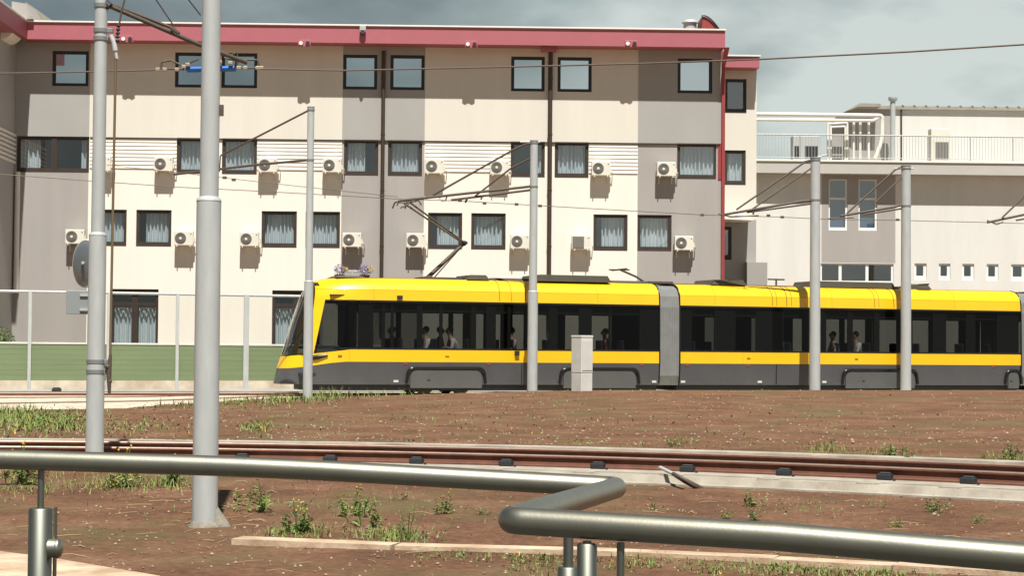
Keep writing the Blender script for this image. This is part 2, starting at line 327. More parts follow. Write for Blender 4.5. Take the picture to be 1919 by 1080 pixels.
# ------------------------------------------------------------------ far track bed
mb = MB(); top = 0.055; E2 = [(x, slab_edge(x)) for x in [-60, -30, -20, -14, -11.2, -10, -9, -8.3, -7.6, -7, -6.6, -5, 0, 10, 20, 30, 45]]
for (a, b), (c, d) in zip(E2, E2[1:]):
    fa, fc = tramline(a) + 6.4, tramline(c) + 6.4
    mb.quad((a, b, top), (c, d, top), (c, fc, top), (a, fa, top))
    mb.quad((a, b, -.1), (c, d, -.1), (c, d, top), (a, b, top))
tag(mb.build('far_track_bed', M_concp), 'pale concrete bed under the far tram track', 'track bed', kind='structure')
td = Vector((math.cos(R_(19.7)), math.sin(R_(19.7)), 0)); tn = Vector((-td.y, td.x, 0))
T0 = Vector((-5.03, 55, 0))
for off, lb in ((0.48, 'nearer rail of the far straight track under the tram'), (1.92, 'farther rail of the far straight track under the tram')):
    mb = MB(); a = T0 + tn * off - td * 40; b = T0 + tn * off + td * 60
    c0 = T0 + tn * off - td * 6
    mb.tube([a + Vector((0, 0, .11)), c0 + Vector((0, 0, .11)), b + Vector((0, 0, .11))], 0.025, 6); tag(mb.build('rail', M_rust), lb, 'rail', 'rails of the far tram track')
# second set of rails curving away at the left
for k, (p_, q_, r_) in enumerate((((-40, 757), (270, 752), (560, 741)), ((-40, 746), (270, 744), (560, 736)))):
    mb = MB(); mb.tube([onz(*p_, .075), onz(*q_, .075), onz(*r_, .075)], 0.02, 6)
    tag(mb.build('rail', M_head), ('lower' if k == 0 else 'upper') + ' of the two thin rails left of the tram nose', 'rail', 'rails of the branch at the left')
mb = MB(); p = onz(106, 735, .06); mb.bbox(-.13, .13, -.1, .1, 0, .11, .01); mb.bbox(-.1, .1, -.07, .07, .11, .14, .008)
tag(mb.build('switch_box', M_rub, None, p), 'small dark box on the concrete by the green fence', 'box')

mb = MB()
for (a, b) in zip([-60, -30, -10, 0, 10, 20, 40], [-30, -10, 0, 10, 20, 40, 70]):
    mb.quad((a, tramline(a) + 6.5, .075), (b, tramline(b) + 6.5, .075), (b, max(71.5, tramline(b) + 8), 1.02), (a, 71.5, 1.02))
tag(mb.build('added_yard', mat('yard_bounce_grey', (.30, .29, .27), .9, var=.2, scale=.8)), 'unseen grey surface added behind the fence to cut brown bounce light', 'added_yard', kind='structure')  # unseen grey surface, added to keep brown bounce light off the facade
# ------------------------------------------------------------------ main building
BA = R_(1.5); BY = 72.0
BN = Matrix.Rotation(BA, 4, 'Z'); BN.translation = Vector((0, BY, 0)); BI = BN.inverted()
def fp(px, py, yo=0.0):                                  # pixel -> (x, z) on the plane local y = yo of the building frame
    o = BI @ CAM; d = BI.to_3x3() @ ray(px, py); t = (yo - o.y) / d.y; p = o + d * t; return p.x, p.z
B = thing('hotel_building', 'three storey cream and taupe building with a red roof fascia', 'building', (0, BY, 0), BA)
def fx(px, yo=0.0, py=330): return fp(px, py, yo)[0]
def fz(py, px, yo=0.0): return fp(px, py, yo)[1]
WINS = []                                               # (x0, x1, z0, z1, style)
z1a, z1b = fz(172, 1077), fz(106.5, 1077)
z2a, z2b = fz(333.5, 1071), fz(266, 1071)
z3a, z3b = fz(470.5, 1144), fz(402, 1144)
for a, b, s in ((98, 166, 'sky'), (328, 394, 'sky'), (415, 482, 'sky'), (643, 707, 'sky'), (731.5, 795.5, 'sky'), (958, 1021, 'skyblue'), (1045, 1109, 'sky'), (1270, 1335, 'sky')): WINS.append((fx(a, 0, 130), fx(b, 0, 130), z1a, z1b, s))
for a, b, s in ((31, 101, 'half'), (101, 167, 'side'), (331, 396, 'curt'), (416, 481.5, 'curt'), (644.5, 709, 'half'), (727, 791, 'curt'), (957, 1021, 'dark'), (1039.5, 1103, 'curt'), (1269, 1345, 'curt')): WINS.append((fx(a, 0, 295), fx(b, 0, 295), z2a, z2b, s))
for a, b, s in ((170.5, 237, 'curt'), (255, 321, 'right'), (490, 556, 'curt'), (572.5, 637, 'curt'), (802, 866, 'right'), (883, 947.5, 'curt'), (1112, 1176, 'right'), (1194.5, 1258.5, 'curt')): WINS.append((fx(a, 0, 435), fx(b, 0, 435), z3a, z3b, s))
zdb = fz(542, 250); zda = 1.1
for a, b in ((206, 297), (510, 600)): WINS.append((fx(a, 0, 560), fx(b, 0, 560), zda, zdb, 'door'))
WINS.append((fx(-14, 0, 560), fx(17, 0, 560), zda, fz(545, 8), 'dark'))
xL, xR = fx(-20), fx(1354, 0, 300)
zT = fz(88, 900) + 0.25; zBot = 0.5; zbelt = fz(265.5, 900)
band = [(fx(-30), fx(167.5, 0, 230)), (fx(641.5, 0, 230), fx(796, 0, 230)), (fx(1195.5, 0, 230), xR + 1)]
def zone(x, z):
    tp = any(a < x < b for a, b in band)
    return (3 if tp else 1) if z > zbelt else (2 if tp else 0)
def wallgrid(x0, x1, z0, z1, holes, zonef, extra_x=(), extra_z=(), depth=0.22, y=0.0):
    X = sorted(set([x0, x1] + [v for h in holes for v in h[:2] if x0 < v < x1] + [v for v in extra_x if x0 < v < x1]))
    Z = sorted(set([z0, z1] + [v for h in holes for v in h[2:4] if z0 < v < z1] + [v for v in extra_z if z0 < v < z1]))
    mb = MB()
    for i in range(len(X) - 1):
        for j in range(len(Z) - 1):
            a, b, c, d = X[i], X[i + 1], Z[j], Z[j + 1]; mx, mz = (a + b) / 2, (c + d) / 2
            if b - a < 1e-5 or d - c < 1e-5: continue
            if any(h[0] < mx < h[1] and h[2] < mz < h[3] for h in holes): continue
            mb.quad((a, y, c), (b, y, c), (b, y, d), (a, y, d), zonef(mx, mz))
    for h in holes:
        a, b, c, d = h[:4]; k = zonef(a - 0.01, (c + d) / 2); yb = y + depth
        mb.quad((a, y, c), (a, y, d), (a, yb, d), (a, yb, c), k); mb.quad((b, y, c), (b, yb, c), (b, yb, d), (b, y, d), k)
        mb.quad((a, y, d), (b, y, d), (b, yb, d), (a, yb, d), k); mb.quad((a, y, c), (a, yb, c), (b, yb, c), (b, y, c), k)
    return mb
CM = [M_cream, M_creamU, M_taupe, M_taupeU]
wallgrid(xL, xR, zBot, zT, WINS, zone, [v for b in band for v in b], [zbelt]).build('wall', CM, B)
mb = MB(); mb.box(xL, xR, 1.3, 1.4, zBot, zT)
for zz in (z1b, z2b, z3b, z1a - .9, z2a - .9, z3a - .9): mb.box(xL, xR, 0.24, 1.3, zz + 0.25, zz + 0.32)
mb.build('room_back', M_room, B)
mb = MB(); mb.box(xR - 0.25, xR, 0.003, 9, zBot, zT, 0); mb.box(xL, xR - .25, 8.9, 9, zBot, zT, 0); mb.build('end_wall', M_taupe, B)
def curtain(x0, x1, z0, z1, y, par, seed, wav=9, flare=0.0):
    rnd = random.Random(seed); n = max(12, int((x1 - x0) / 0.022)); mb = MB(); ph = rnd.random() * 6; rows = 6; vs = []
    for j in range(rows + 1):
        t = j / rows
        for i in range(n + 1):
            u = i / n; x = x0 + (x1 - x0) * u
            w_ = math.sin(u * (x1 - x0) * 2 * math.pi * 6.5 + ph + 0.8 * math.sin(u * 7 + seed)) * (0.075 + 0.03 * math.sin(u * 11 + seed * 2))
            sc = 1 + flare * (0.5 - t); x = (x0 + x1) / 2 + (x - (x0 + x1) / 2) * sc
            vs.append((x, y + w_ * (1.1 - 0.3 * t), z0 + (z1 - z0) * t))
    mb.add(vs, [(j * (n + 1) + i, j * (n + 1) + i + 1, (j + 1) * (n + 1) + i + 1, (j + 1) * (n + 1) + i) for j in range(rows) for i in range(n)], 0, True)
    return mb.build('curtain', M_curt, par)
def window(par, x0, x1, z0, z1, style, seed=0, y=0.07, fr=None, fw_=0.085, fd=0.09):
    g_ = 0.002; x0 += g_; x1 -= g_; z0 += g_; z1 -= g_
    frm = fr or (M_framed if style.startswith('sky') else M_frame)
    mb = MB(); top_ = fw_; bot = fw_ * 1.7 if not style.startswith('sky') else fw_
    mb.box(x0, x0 + fw_, y, y + fd, z0, z1); mb.box(x1 - fw_, x1, y, y + fd, z0, z1)
    mb.box(x0 + fw_, x1 - fw_, y, y + fd, z0, z0 + bot); mb.box(x0 + fw_, x1 - fw_, y, y + fd, z1 - top_, z1)
    a, b, c, d = x0 + fw_, x1 - fw_, z0 + bot, z1 - top_; s = 0.035
    mb.box(a, a + s, y + .02, y + fd - .01, c, d); mb.box(b - s, b, y + .02, y + fd - .01, c, d)
    mb.box(a + s, b - s, y + .02, y + fd - .01, c, c + s); mb.box(a + s, b - s, y + .02, y + fd - .01, d - s, d)
    if style == 'door':
        mx = (a + b) / 2; mb.box(mx - .12, mx + .12, y + .01, y + fd - .02, c + s, d - s); zz = lerp(c, d, .70) if False else d - .55; mb.box(a + s, mx - .12, y + .01, y + fd - .02, zz, zz + .14); mb.box(mx + .12, b - s, y + .01, y + fd - .02, zz, zz + .14)
    wf = mb.build('window' if style != 'door' else 'terrace_door', frm, par)
    p = MB(); p.quad((a + s, y + .05, c + s), (b - s, y + .05, c + s), (b - s, y + .05, d - s), (a + s, y + .05, d - s)); p.build('pane', G_sky if style.startswith('sky') else G_win, wf)
    cy = y + 0.29; W = b - a
    rng = {'curt': [(a + .03, b - .03)], 'half': [(a, a + W * .62)], 'side': [(b - W * .22, b)], 'right': [(a + W * .22, b)], 'dark': [(b - W * .2, b)], 'door': [(a, a + W * .42), (b - W * .44, b)], 'sky': [], 'skyblue': [], 'plain': []}[style]
    for i, (p0, p1) in enumerate(rng): curtain(p0, p1, c + (.04 if style != 'door' else 0), (d if style != 'door' else d - .6) - .0, cy if style != 'door' else y + .3, wf, seed * 3 + i, flare=0.12 if seed % 5 == 4 else 0)
    if style == 'skyblue':
        q = MB(); q.box(a, b, y + .3, y + .31, c, d - .15); q.build('blind', mat('blue_blind', (.07, .12, .19), .8), wf)
    elif style == 'sky':
        q = MB(); q.box(a, b, y + .3, y + .31, c, d); q.build('blind', mat('grey_blind', (.20, .22, .21), .8), wf)
    return wf
for i, wv in enumerate(WINS): window(B, *wv[:4], wv[4], i, y=0.05 if wv[4] != 'door' else .14)
# horizontal cladding boards between the windows of the middle row
def boards(par, x0, x1, z0, z1, n, yb=-0.002, m_=M_cream, nm='cladding'):
    mb = MB(); h = (z1 - z0) / n
    for i in range(n):
        a = z0 + i * h; pr = [(x0, yb, a + h * .98), (x0, yb - .012, a + h * .95), (x0, yb - .052, a + h * .24), (x0, yb - .052, a + h * .10), (x0, yb, a)]
        mb.prism([(p_[0], -.002 + (p_[1] + .002) * .6, p_[2]) for p_ in pr], (x1 - x0, 0, 0))
    return mb.build(nm, m_, par)
zc0 = fz(327, 900) + 0.08; zc1 = zbelt - 0.03
gapw = 0.004
for a, b in ((168.5, 331), (482, 641), (796.5, 957), (1103.5, 1195)): boards(B, fx(a, 0, 295) + gapw, fx(b, 0, 295) - gapw, zc0, zc1, 8)
mb = MB(); mb.box(fx(168), xR - .1, -0.062, 0.0, zbelt - 0.028, zbelt + 0.012); mb.build('belt_shadow_strip', M_pipe, B)  # dark strip stands for the thin shadow gap along the belt
# fascia and roof
OV = 1.0
ft, fb = fz(56.5, 1300, -OV), fz(88, 1300, -OV); fxL, fxR = fx(42, -OV, 60), fx(1359, -OV, 60)
mb = MB(); mb.box(fxL, fxR, -OV, -OV + .06, fb, ft); mb.build('fascia', M_red, B)
mb = MB(); mb.box(fxL + .0, fxR, -OV + .06, 0.0, fb + .03, fb + .09); mb.box(xL, xR, 0.0, 9, fb + 0.35, fb + .5); mb.build('soffit', M_red, B)
mb = MB(); mb.bbox(fxL - .03, fxR + .03, -OV - .06, -OV + .3, ft, ft + .06, .008); mb.build('roof_edge_flashing', M_white, B)
mb = MB(); mb.box(xL, fxR, -OV + .3, 9, ft - .08, ft - .02); mb.build('roof', M_sheet, B)
mb = MB(); mb.box(fxR - .06, fxR, -OV + .06, 9, fb, ft - .08); mb.build('fascia_end', M_red, B)
# wing at the left, standing forward
wx = fx(27); wlen = 5.0
wh = [(-3.1, -2.1, z1a, z1b)]
mb = MB(); mb.box(wx - 6, wx, -wlen, -0.003, zBot, zT - .1); mb.build('left_wing', M_taupeU, B)
mb = MB(); z_a, z_b = fz(300, 20, -1.5), fz(250, 20, -1.5); h = (z_b - z_a + .2) / 7
for i in range(7): mb.box(wx, wx + .05, -wlen, -.01, z_a + i * h, z_a + i * h + h * .55)
mb.build('louvre', M_white, B)
mb = MB(); mb.box(wx - .02, wx + .62, -wlen - .5, -OV + .0, fb, ft); mb.build('wing_fascia', M_red, B)
mb = MB(); mb.bbox(wx - 6.2, wx + .66, -wlen - .6, -OV - .07, ft + .002, ft + .07, .008); mb.build('wing_flashing', M_white, B)
mb = MB(); cxx, czz = fp(4, 48, -2.0); n = 24
mb.tube([(cxx, -2.4, czz), (cxx, -1.04, czz)], 0.58, 32); mb.build('rounded_parapet', M_cream, B)
mb = MB(); mb.prism([(*fp(22, 33, -1.2)[:1], -1.2, fz(36, 22, -1.2)), (fx(62, -1.2, 34), -1.2, fz(35, 62, -1.2)), (fx(48, -1.2, 5), -1.2, fz(6, 48, -1.2)), (fx(22, -1.2, 5), -1.2, fz(2, 22, -1.2))], (0, 2, 0)); mb.build('roof_upstand', M_taupe, B)
mb = MB(); mb.prism([(fx(50, 1, 34), 1, fz(38, 50, 1)), (fx(98, 1, 36), 1, fz(38, 98, 1)), (fx(48, 1, 5), 1, fz(3, 48, 1))], (0, 2, 0)); mb.build('roof_slope', M_sheet, B)
# downpipes and trims
def vpipe(px, y0, y1, r, m_, nm='downpipe', yo=-0.09, br=5):
    x = fx(px, yo, (y0 + y1) / 2); a, b = fz(y0, px, yo), fz(y1, px, yo)
    mb = MB(); mb.tube([(x, yo, a), (x, yo, b)], r, 12)
    for i in range(br):
        z = lerp(b, a, (i + .5) / br); mb.tube([(x, yo, z - .03), (x, yo, z + .03)], r + .012, 12)
    return mb.build(nm, m_, B)
vpipe(716.5, 95, 620, .075, M_pipe, yo=-.1); vpipe(1030, 95, 620, .085, M_pipe, yo=-.1)
mb = MB(); x = fx(1029, -.5, 100); mb.bbox(x - .3, x + .3, -.6, -.05, fb - .12, fb + .02, .01); mb.build('rain_hopper', M_red, B)
x = fx(1355.5, -.12, 300); mb = MB(); mb.box(x - .06, x + .06, -.14, -.02, zBot, fb); mb.prism([(x - .1, -OV - .01, fb), (x + .1, -OV - .01, fb), (x + .06, -.14, fb - .6), (x - .06, -.14, fb - .6)], (0, .04, .02)); mb.build('corner_trim', M_redd, B)
mb = MB(); xt = fx(1343, -.02, 300); mb.box(fx(1345.5, 0, 295), x - .062, -.03, 0.02, z2a, z2b); mb.build('red_panel', M_redd, B)
vpipe(31.5, 322, 545, .10, M_white, 'pale_downpipe', br=2)
# roof things
mb = MB(); p = fp(1293, 52, 1.5); zv = fz(37, 1293, 1.5); mb.tube([(p[0], 1.5, ft - .1), (p[0], 1.5, zv - .14)], .26, 20, cap=True); mb.tube([(p[0], 1.5, zv - .13), (p[0], 1.5, zv - .05), (p[0], 1.5, zv)], [.33, .32, .2], 20); mb.build('roof_vent', M_galv, B)
xa, xb = fx(1310, .3, 45), fx(1357, .3, 45); zt = fz(30, 1315, .3); zb_ = ft - .05
pr = [(xa, .3, zb_), (xb, .3, zb_)] + [(lerp(xb, xa + .12, i / 8), .3, zb_ + (zt - zb_) * math.sin(math.pi / 2 * i / 8)) for i in range(1, 9)]
mb = MB(); mb.prism(pr, (0, 1.2, 0)); mb.build('curved_roof_light', M_redd, B)
mb = MB(); mb.tube([(xa, .25, zb_), (xa + .12, .25, zt + .03)] + [(lerp(xa + .12, xb, i / 8), .25, zb_ + .03 + (zt - zb_) * math.cos(math.pi / 2 * i / 8)) for i in range(1, 9)], .03, 6); mb.build('roof_light_edge', M_framed, B)
# small floodlights under the fascia
fl = None
for px, py, lb in ((237, 72, 'floodlight on the red fascia left of the thick mast'), (570, 80, 'floodlight on the red fascia above the short mast'), (883, 82, 'floodlight on the red fascia right of the security camera'), (1183, 81, 'floodlight on the red fascia nearest its right end')):
    x, z = fp(px, py, -OV - .1); loc = BN @ Vector((x, -OV, z))
    if fl is None:
        fl = thing('floodlight', lb, 'floodlight', loc, BA, 'twin floodlights along the red fascia')
        for s in (-1, 1):
            m = MB(); m.tube([(s * .13, -.02, 0), (s * .13, -.035, 0), (s * .13, -.07, 0)], [.03, .085, .09], 14); m.tube([(s * .13, -.071, 0), (s * .13, -.078, 0)], .075, 14, mi=1); m.build('lamp_head', [M_red, M_white if s < 0 else M_rub], fl)
        m = MB(); m.bbox(-.24, .24, -.03, -.002, -.13, .13, .01); m.build('back_box', M_red, fl)
    else: copy_tree(fl, loc, BA, lb)
x, z = fp(680, 56, -OV - .12); t = thing('security_camera', 'small dark camera on the edge of the roof fascia', 'camera', BN @ Vector((x, -OV - .062, z)), BA)
m = MB(); m.bbox(-.12, .12, -.16, -.04, -.03, .17, .02); m.build('housing', M_galv, t); m = MB(); m.tube([(0, -.1, -.03), (0, -.1, -.13)], .05, 12); m.ball((0, -.1, -.15), .075); m.build('dome', M_rub, t)
m = MB(); m.tube([(0, -.04, .05), (0, -.001, .05)], .025, 8); m.build('bracket', M_galvd, t)

# right part of the building, set back
SB = 2.2
sx0, sx1 = fx(1350, SB, 200), fx(1418, SB, 200)
sw = [(fx(1358, SB, 180), fx(1399, SB, 180), fz(212, 1380, SB), fz(147.5, 1380, SB)), (fx(1358, SB, 315), fx(1397.5, SB, 315), fz(347, 1380, SB), fz(281.5, 1380, SB)), (fx(1345, SB, 450), fx(1371, SB, 450), fz(487, 1365, SB), fz(425, 1365, SB))]
stop = fz(112, 1390, SB)
wallgrid(sx0, sx1, zBot, stop, sw, lambda x, z: 0 if z > fz(412, 1385, SB) else 1, extra_z=[fz(412, 1385, SB)], y=SB).build('side_wall', [M_creamU, M_taupeU], B)
mb = MB(); mb.box(sx1 - .2, sx1, SB + .003, 9, zBot, stop); mb.build('side_end_wall', M_creamU, B)
mb = MB(); mb.box(sx0 - 1, sx1 - .2, SB + 1.2, SB + 1.25, zBot, stop); mb.build('side_room_back', M_room, B)
for i, h in enumerate(sw): window(B, *h, ('plain', 'curt', 'dark')[i], 40 + i, y=SB + .05)
mb = MB(); a, b = fz(126, 1395, SB - .8), fz(105.5, 1395, SB - .8); mb.box(fx(1355, SB - .8, 110), fx(1423.5, SB - .8, 110), SB - .8, 9, a, b); mb.build('side_fascia', M_red, B)
mb = MB(); mb.box(fx(1355, SB - .8, 110), fx(1425.5, SB - .8, 110), SB - .86, 9, b, b + .06); mb.build('side_flashing', M_white, B)
mb = MB(); zc = fz(413, 1385, 1.0); mb.prism([(fx(1357, .4, 412), .4, zc), (fx(1411, 1, 412), 1.0, zc), (fx(1411, 1, 412), SB + 0, zc), (fx(1357, .4, 412), SB + 0, zc)], (0, 0, .07)); mb.build('canopy', M_white, B)
mb = MB(); zq0, zq1 = fz(412, 1385, SB), 0; mb.box(sx0, fx(1400, SB, 460) , SB - .12, SB - .002, zBot, fz(416, 1385, SB)); 
mb2 = MB(); mb2.box(fx(1400, 1.8, 500), fx(1438, 1.8, 500), 1.8, 3.0, fz(534, 1420, 1.8) - .4, fz(492, 1420, 1.8)); mb2.build('porch_box', M_asph, B)

# ------------------------------------------------------------------ right building with roof terrace
Q = thing('terrace_building', 'low cream building with a roof terrace and railing at the right', 'building', (0, BY, 0), BA)
QY = 4.0
def qx(px, py=400, yo=QY): return fp(px, py, yo)[0]
def qz(py, px=1700, yo=QY): return fp(px, py, yo)[1]
qh = []
for a, b in ((1553, 1588.5), (1609, 1644)): qh.append((qx(a), qx(b), qz(432, 1600), qz(336, 1600), 'tall'))
qh.append((qx(1538, 510), qx(1674.5, 510), qz(532, 1600), qz(494, 1600), 'wide'))
for a, b in ((1714, 1736.5), (1759.5, 1781), (1803.5, 1825.5), (1849, 1871), (1895, 1921)): qh.append((qx(a, 510), qx(b, 510), qz(525.5, 1800), qz(494.5, 1800), 'small'))
qx0, qx1 = qx(1405), qx(2150); ztop = qz(325, 1650)
tb = (qx(1539.5), qx(1678)); zcol = qz(493, 1610)
wallgrid(qx0, qx1, zBot, ztop, qh, lambda x, z: 1 if tb[0] < x < tb[1] and z > zcol else 0, extra_x=tb, extra_z=[zcol], y=QY, depth=.25).build('wall', [M_creamQ, M_taupe], Q)
mb = MB(); mb.box(qx0, qx1, QY + 1.5, QY + 1.6, zBot, ztop); mb.build('room_back', M_room, Q)
mb = MB(); mb.box(qx0 - .2, qx0, QY, QY + 9, zBot, ztop); mb.build('end_wall', M_creamQ, Q)
for i, h in enumerate(qh):
    x0, x1, z0, z1, st = h; s = .07 if st != 'small' else .1; y = QY + .06; mb = MB()
    x0 += .002; x1 -= .002; z0 += .002; z1 -= .002
    mb.box(x0, x0 + s * .8, y, y + .08, z0, z1); mb.box(x1 - s * 1.2, x1, y, y + .08, z0, z1); mb.box(x0 + s * .8, x1 - s * 1.2, y, y + .08, z0, z0 + s * 1.7); mb.box(x0 + s * .8, x1 - s * 1.2, y, y + .08, z1 - s * .7, z1)
    if st == 'tall': zz = lerp(z0, z1, .60); mb.box(x0 + s * .8, x1 - s * 1.2, y, y + .08, zz, zz + .08)
    if st == 'wide':
        for f_ in (.27, .64): xx = lerp(x0, x1, f_); mb.box(xx - .06, xx + .06, y, y + .08, z0 + s * 1.7, z1 - s * .7)
    wf = mb.build('window', M_pvc, Q); p = MB(); p.quad((x0 + s * .8, y + .03, z0 + s * 1.7), (x1 - s * 1.2, y + .03, z0 + s * 1.7), (x1 - s * 1.2, y + .03, z1 - s * .7), (x0 + s * .8, y + .03, z1 - s * .7)); p.build('pane', G_win, wf)
    if st == 'tall': p = MB(); p.box(x0 + .06, x1 - .09, y + .2, y + .21, z0 + .1, zz); p.build('blind', mat('blue_blind', (.07, .12, .19), .8), wf)
mb = MB(); SL = QY - 0.62; za, zb2 = qz(326, 1650, SL), qz(303.5, 1650, SL); mb.box(qx0 - .15, qx1, SL, QY + 9, za, zb2 - .02); mb.build('terrace_slab', mat('slab_fascia', (.46, .44, .40), .85, var=.06, scale=1), Q)
mb = MB(); mb.bbox(qx0 - .15, qx1, SL - .05, SL + .25, zb2 - .018, zb2 + .06, .01); mb.build('slab_coping', M_white, Q)
# railing
rz = qz(253.5, 1650, SL); x0, x1 = qx(1419, 280, SL), qx1
mb = MB(); mb.tube([(x0, SL + .1, rz), (x1, SL + .1, rz)], .028, 8); mb.tube([(x0, SL + .1, zb2 + .16), (x1, SL + .1, zb2 + .16)], .015, 6)
n = int((x1 - x0) / .125)
for i in range(n + 1):
    x = x0 + i * .125; r = .028 if i % 14 == 0 else .009; mb.tube([(x, SL + .1, zb2 + (0.05 if i % 14 == 0 else .16)), (x, SL + .1, rz)], r, 5, cap=False)
mb.build('railing', M_galv, Q)
# roof-top room
UY = QY + 3.2
ux0, ux1 = qx(1668, 250, UY), qx(2150, 250, UY); uz = qz(206, 1750, UY)
mb = MB(); mb.box(ux0, ux1, UY, UY + 5, zb2, uz); mb.build('upper_wall', M_creamQ, Q)
mb = MB(); mb.box(ux0 - .6, ux1, UY - .14, UY + 5.5, uz, uz + .14)
for i in range(40): x = ux0 - .5 + i * .5; mb.bbox(x, x + .06, UY - .17, UY + .4, uz + .14, uz + .19, .005)
mb.build('upper_roof', M_sheet, Q)
lx0 = qx(1592, 250, UY); mb = MB(); mb.prism([(lx0, UY, zb2), (ux0 - .002, UY, zb2), (ux0 - .002, UY, uz - .002), (lx0, UY, uz - .002)], (0, 4, 0)); mb.build('side_upper_wall', M_taupe, Q)
mb = MB(); mb.prism([(lx0 - .35, UY - .5, uz - .2), (lx0 + .25, UY - .9, uz + .14), (ux0 - .6, UY - .9, uz + .13), (ux0 - .6, UY - .9, uz), (lx0 + .2, UY - .9, uz)], (0, 2, 0)); mb.build('roof_verge', M_sheet, Q)
mb = MB(); x = qx(1667, 250, UY - .5); mb.tube([(x, UY - 1.1, zb2), (x, UY - 1.1, qz(190, 1667, UY - 1.1))], .11, 12); mb.tube([(x, UY - 1.1, qz(190, 1667, UY - 1.1)), (x, UY - 1.1, qz(187, 1667, UY - 1.1)), (x, UY - 1.1, qz(182, 1667, UY - 1.1))], [.12, .19, .19], 12); mb.build('flue', M_galv, Q)
vx = qx(1689, 250, UY - .05); mb = MB(); mb.tube([(vx, UY - .06, zb2), (vx, UY - .06, uz)], .035, 8); mb.build('downpipe', M_pipe, Q)
# long white ducts
PY = QY + .4
def P3(px, py, yo): a = fp(px, py, yo); return (a[0], yo, a[1])
mb = MB(); mb.tube(fillet([P3(1415, 213.5, PY), P3(1653, 216.5, PY), P3(1653, 230, PY + .02), P3(1653, 262, PY), P3(1640, 298, PY)], .3), .085, 12)
mb.build('duct', M_white, Q)
mb = MB(); mb.tube(fillet([P3(1415, 224, PY + .3), P3(1638, 226, PY + .3), P3(1649, 219, PY + .3)], .15), .07, 12); mb.build('duct', M_white, Q)
for px in (1600, 1612, 1628): mb = MB(); mb.tube([P3(px, 228, PY + .5), P3(px, 298, PY + .5)], .055, 10); mb.build('duct_leg', M_white, Q)
# door frame in front of the roof-top room
mb = MB(); y = PY + .8
for a, b in (((1551, 232), (1551, 300)), ((1551, 232), (1588, 230)), ((1588, 230), (1588, 300)), ((1557, 238), (1557, 300)), ((1557, 238), (1584, 237)), ((1584, 237), (1584, 300))): mb.tube([P3(*a, y), P3(*b, y)], .045, 8)
mb.build('pipe_frame', M_white, Q)
mb = MB(); a = P3(1558, 239, y + .1); b = P3(1583, 300, y + .1); mb.box(a[0], b[0], y + .1, y + .14, b[2], a[2]); mb.build('terrace_door', M_asph, Q)
# roof-top cooling units (free standing)
def rooftop_unit(pxa, pxb, pya, lb, dark):
    a = P3(pxa, pya, PY - .2); b = P3(pxb, pya, PY - .2); loc = BN @ Vector(((a[0] + b[0]) / 2, PY - .2, zb2)); W = (b[0] - a[0]) / 2; H = a[2] - zb2
    t = thing('cooling_unit', lb, 'air conditioner', loc, BA, 'cooling units on the roof terrace')
    m = MB(); m.bbox(-W, W, 0, .55, .12, H, .03); m.build('casing', mat('unit_grey', (.42, .43, .42), .5) if dark else M_ac, t)
    m = MB(); m.box(-W * .55, W * .8, -.012, -.002, .22, H * .62); m.build('grille', M_rub if dark else M_grille, t)
    m = MB(); m.box(-W, -W + .08, .02, .5, 0.0, .12); m.box(W - .08, W, .02, .5, 0, .12); m.build('foot', M_galvd, t)
rooftop_unit(1486, 1499, 254, 'slim dark cooling unit at the left end of the terrace', True)
rooftop_unit(1500, 1537, 254, 'wide cooling unit with black grille beside the pipe frame', True)
rooftop_unit(1745, 1781, 240, 'tall grey cooling unit in front of the upper cream wall', False)

# ------------------------------------------------------------------ air conditioners on the facade
def make_ac(name_label, loc, square=False):
    t = thing('air_conditioner', name_label, 'air conditioner', loc, BA, 'air conditioners on the facade')
    W, H = .36, .275
    m = MB(); m.bbox(-W, W, -.44, -.14, 0, 2 * H, .018); m.box(W + .002, W + .05, -.38, -.16, .12, .30); m.build('casing', M_ac, t)
    cx = -.08 - .03; cz = H + .0; g_ = MB()
    if square:
        g_.bbox(cx - .22, cx + .22, -.462, -.442, cz - .22, cz + .22, .008)
    else:
        g_.tube([(cx, -.442, cz), (cx, -.450, cz)], .215, 28)
        for rr in (.19, .15, .11): 
            g_.tube([(cx + rr * math.cos(2 * math.pi * k / 24), -.456, cz + rr * math.sin(2 * math.pi * k / 24)) for k in range(25)], .006, 5, cap=False)
    g_.build('fan_grille', M_grille, t)
    if not square:
        h = MB(); h.tube([(cx, -.452, cz), (cx, -.468, cz)], .05, 14); h.build('fan_hub', M_ac, t)
    b = MB(); b.box(.26, .31, -.446, -.441, .42, .46); b.build('badge', M_grille, t)
    for s in (-.25, .25):
        k = MB(); k.box(s - .02, s + .02, -.47, -.001, -.045, -.002); k.box(s - .02, s + .02, -.04, -.001, -.28, -.045); k.build('bracket', M_ac, t)
    p = MB(); p.tube(fillet([(W + .05, -.25, .2), (W + .10, -.25, .12), (W + .10, -.02, .0)], .05, 4), .018, 6); p.build('hose', M_ac, t)
    return t
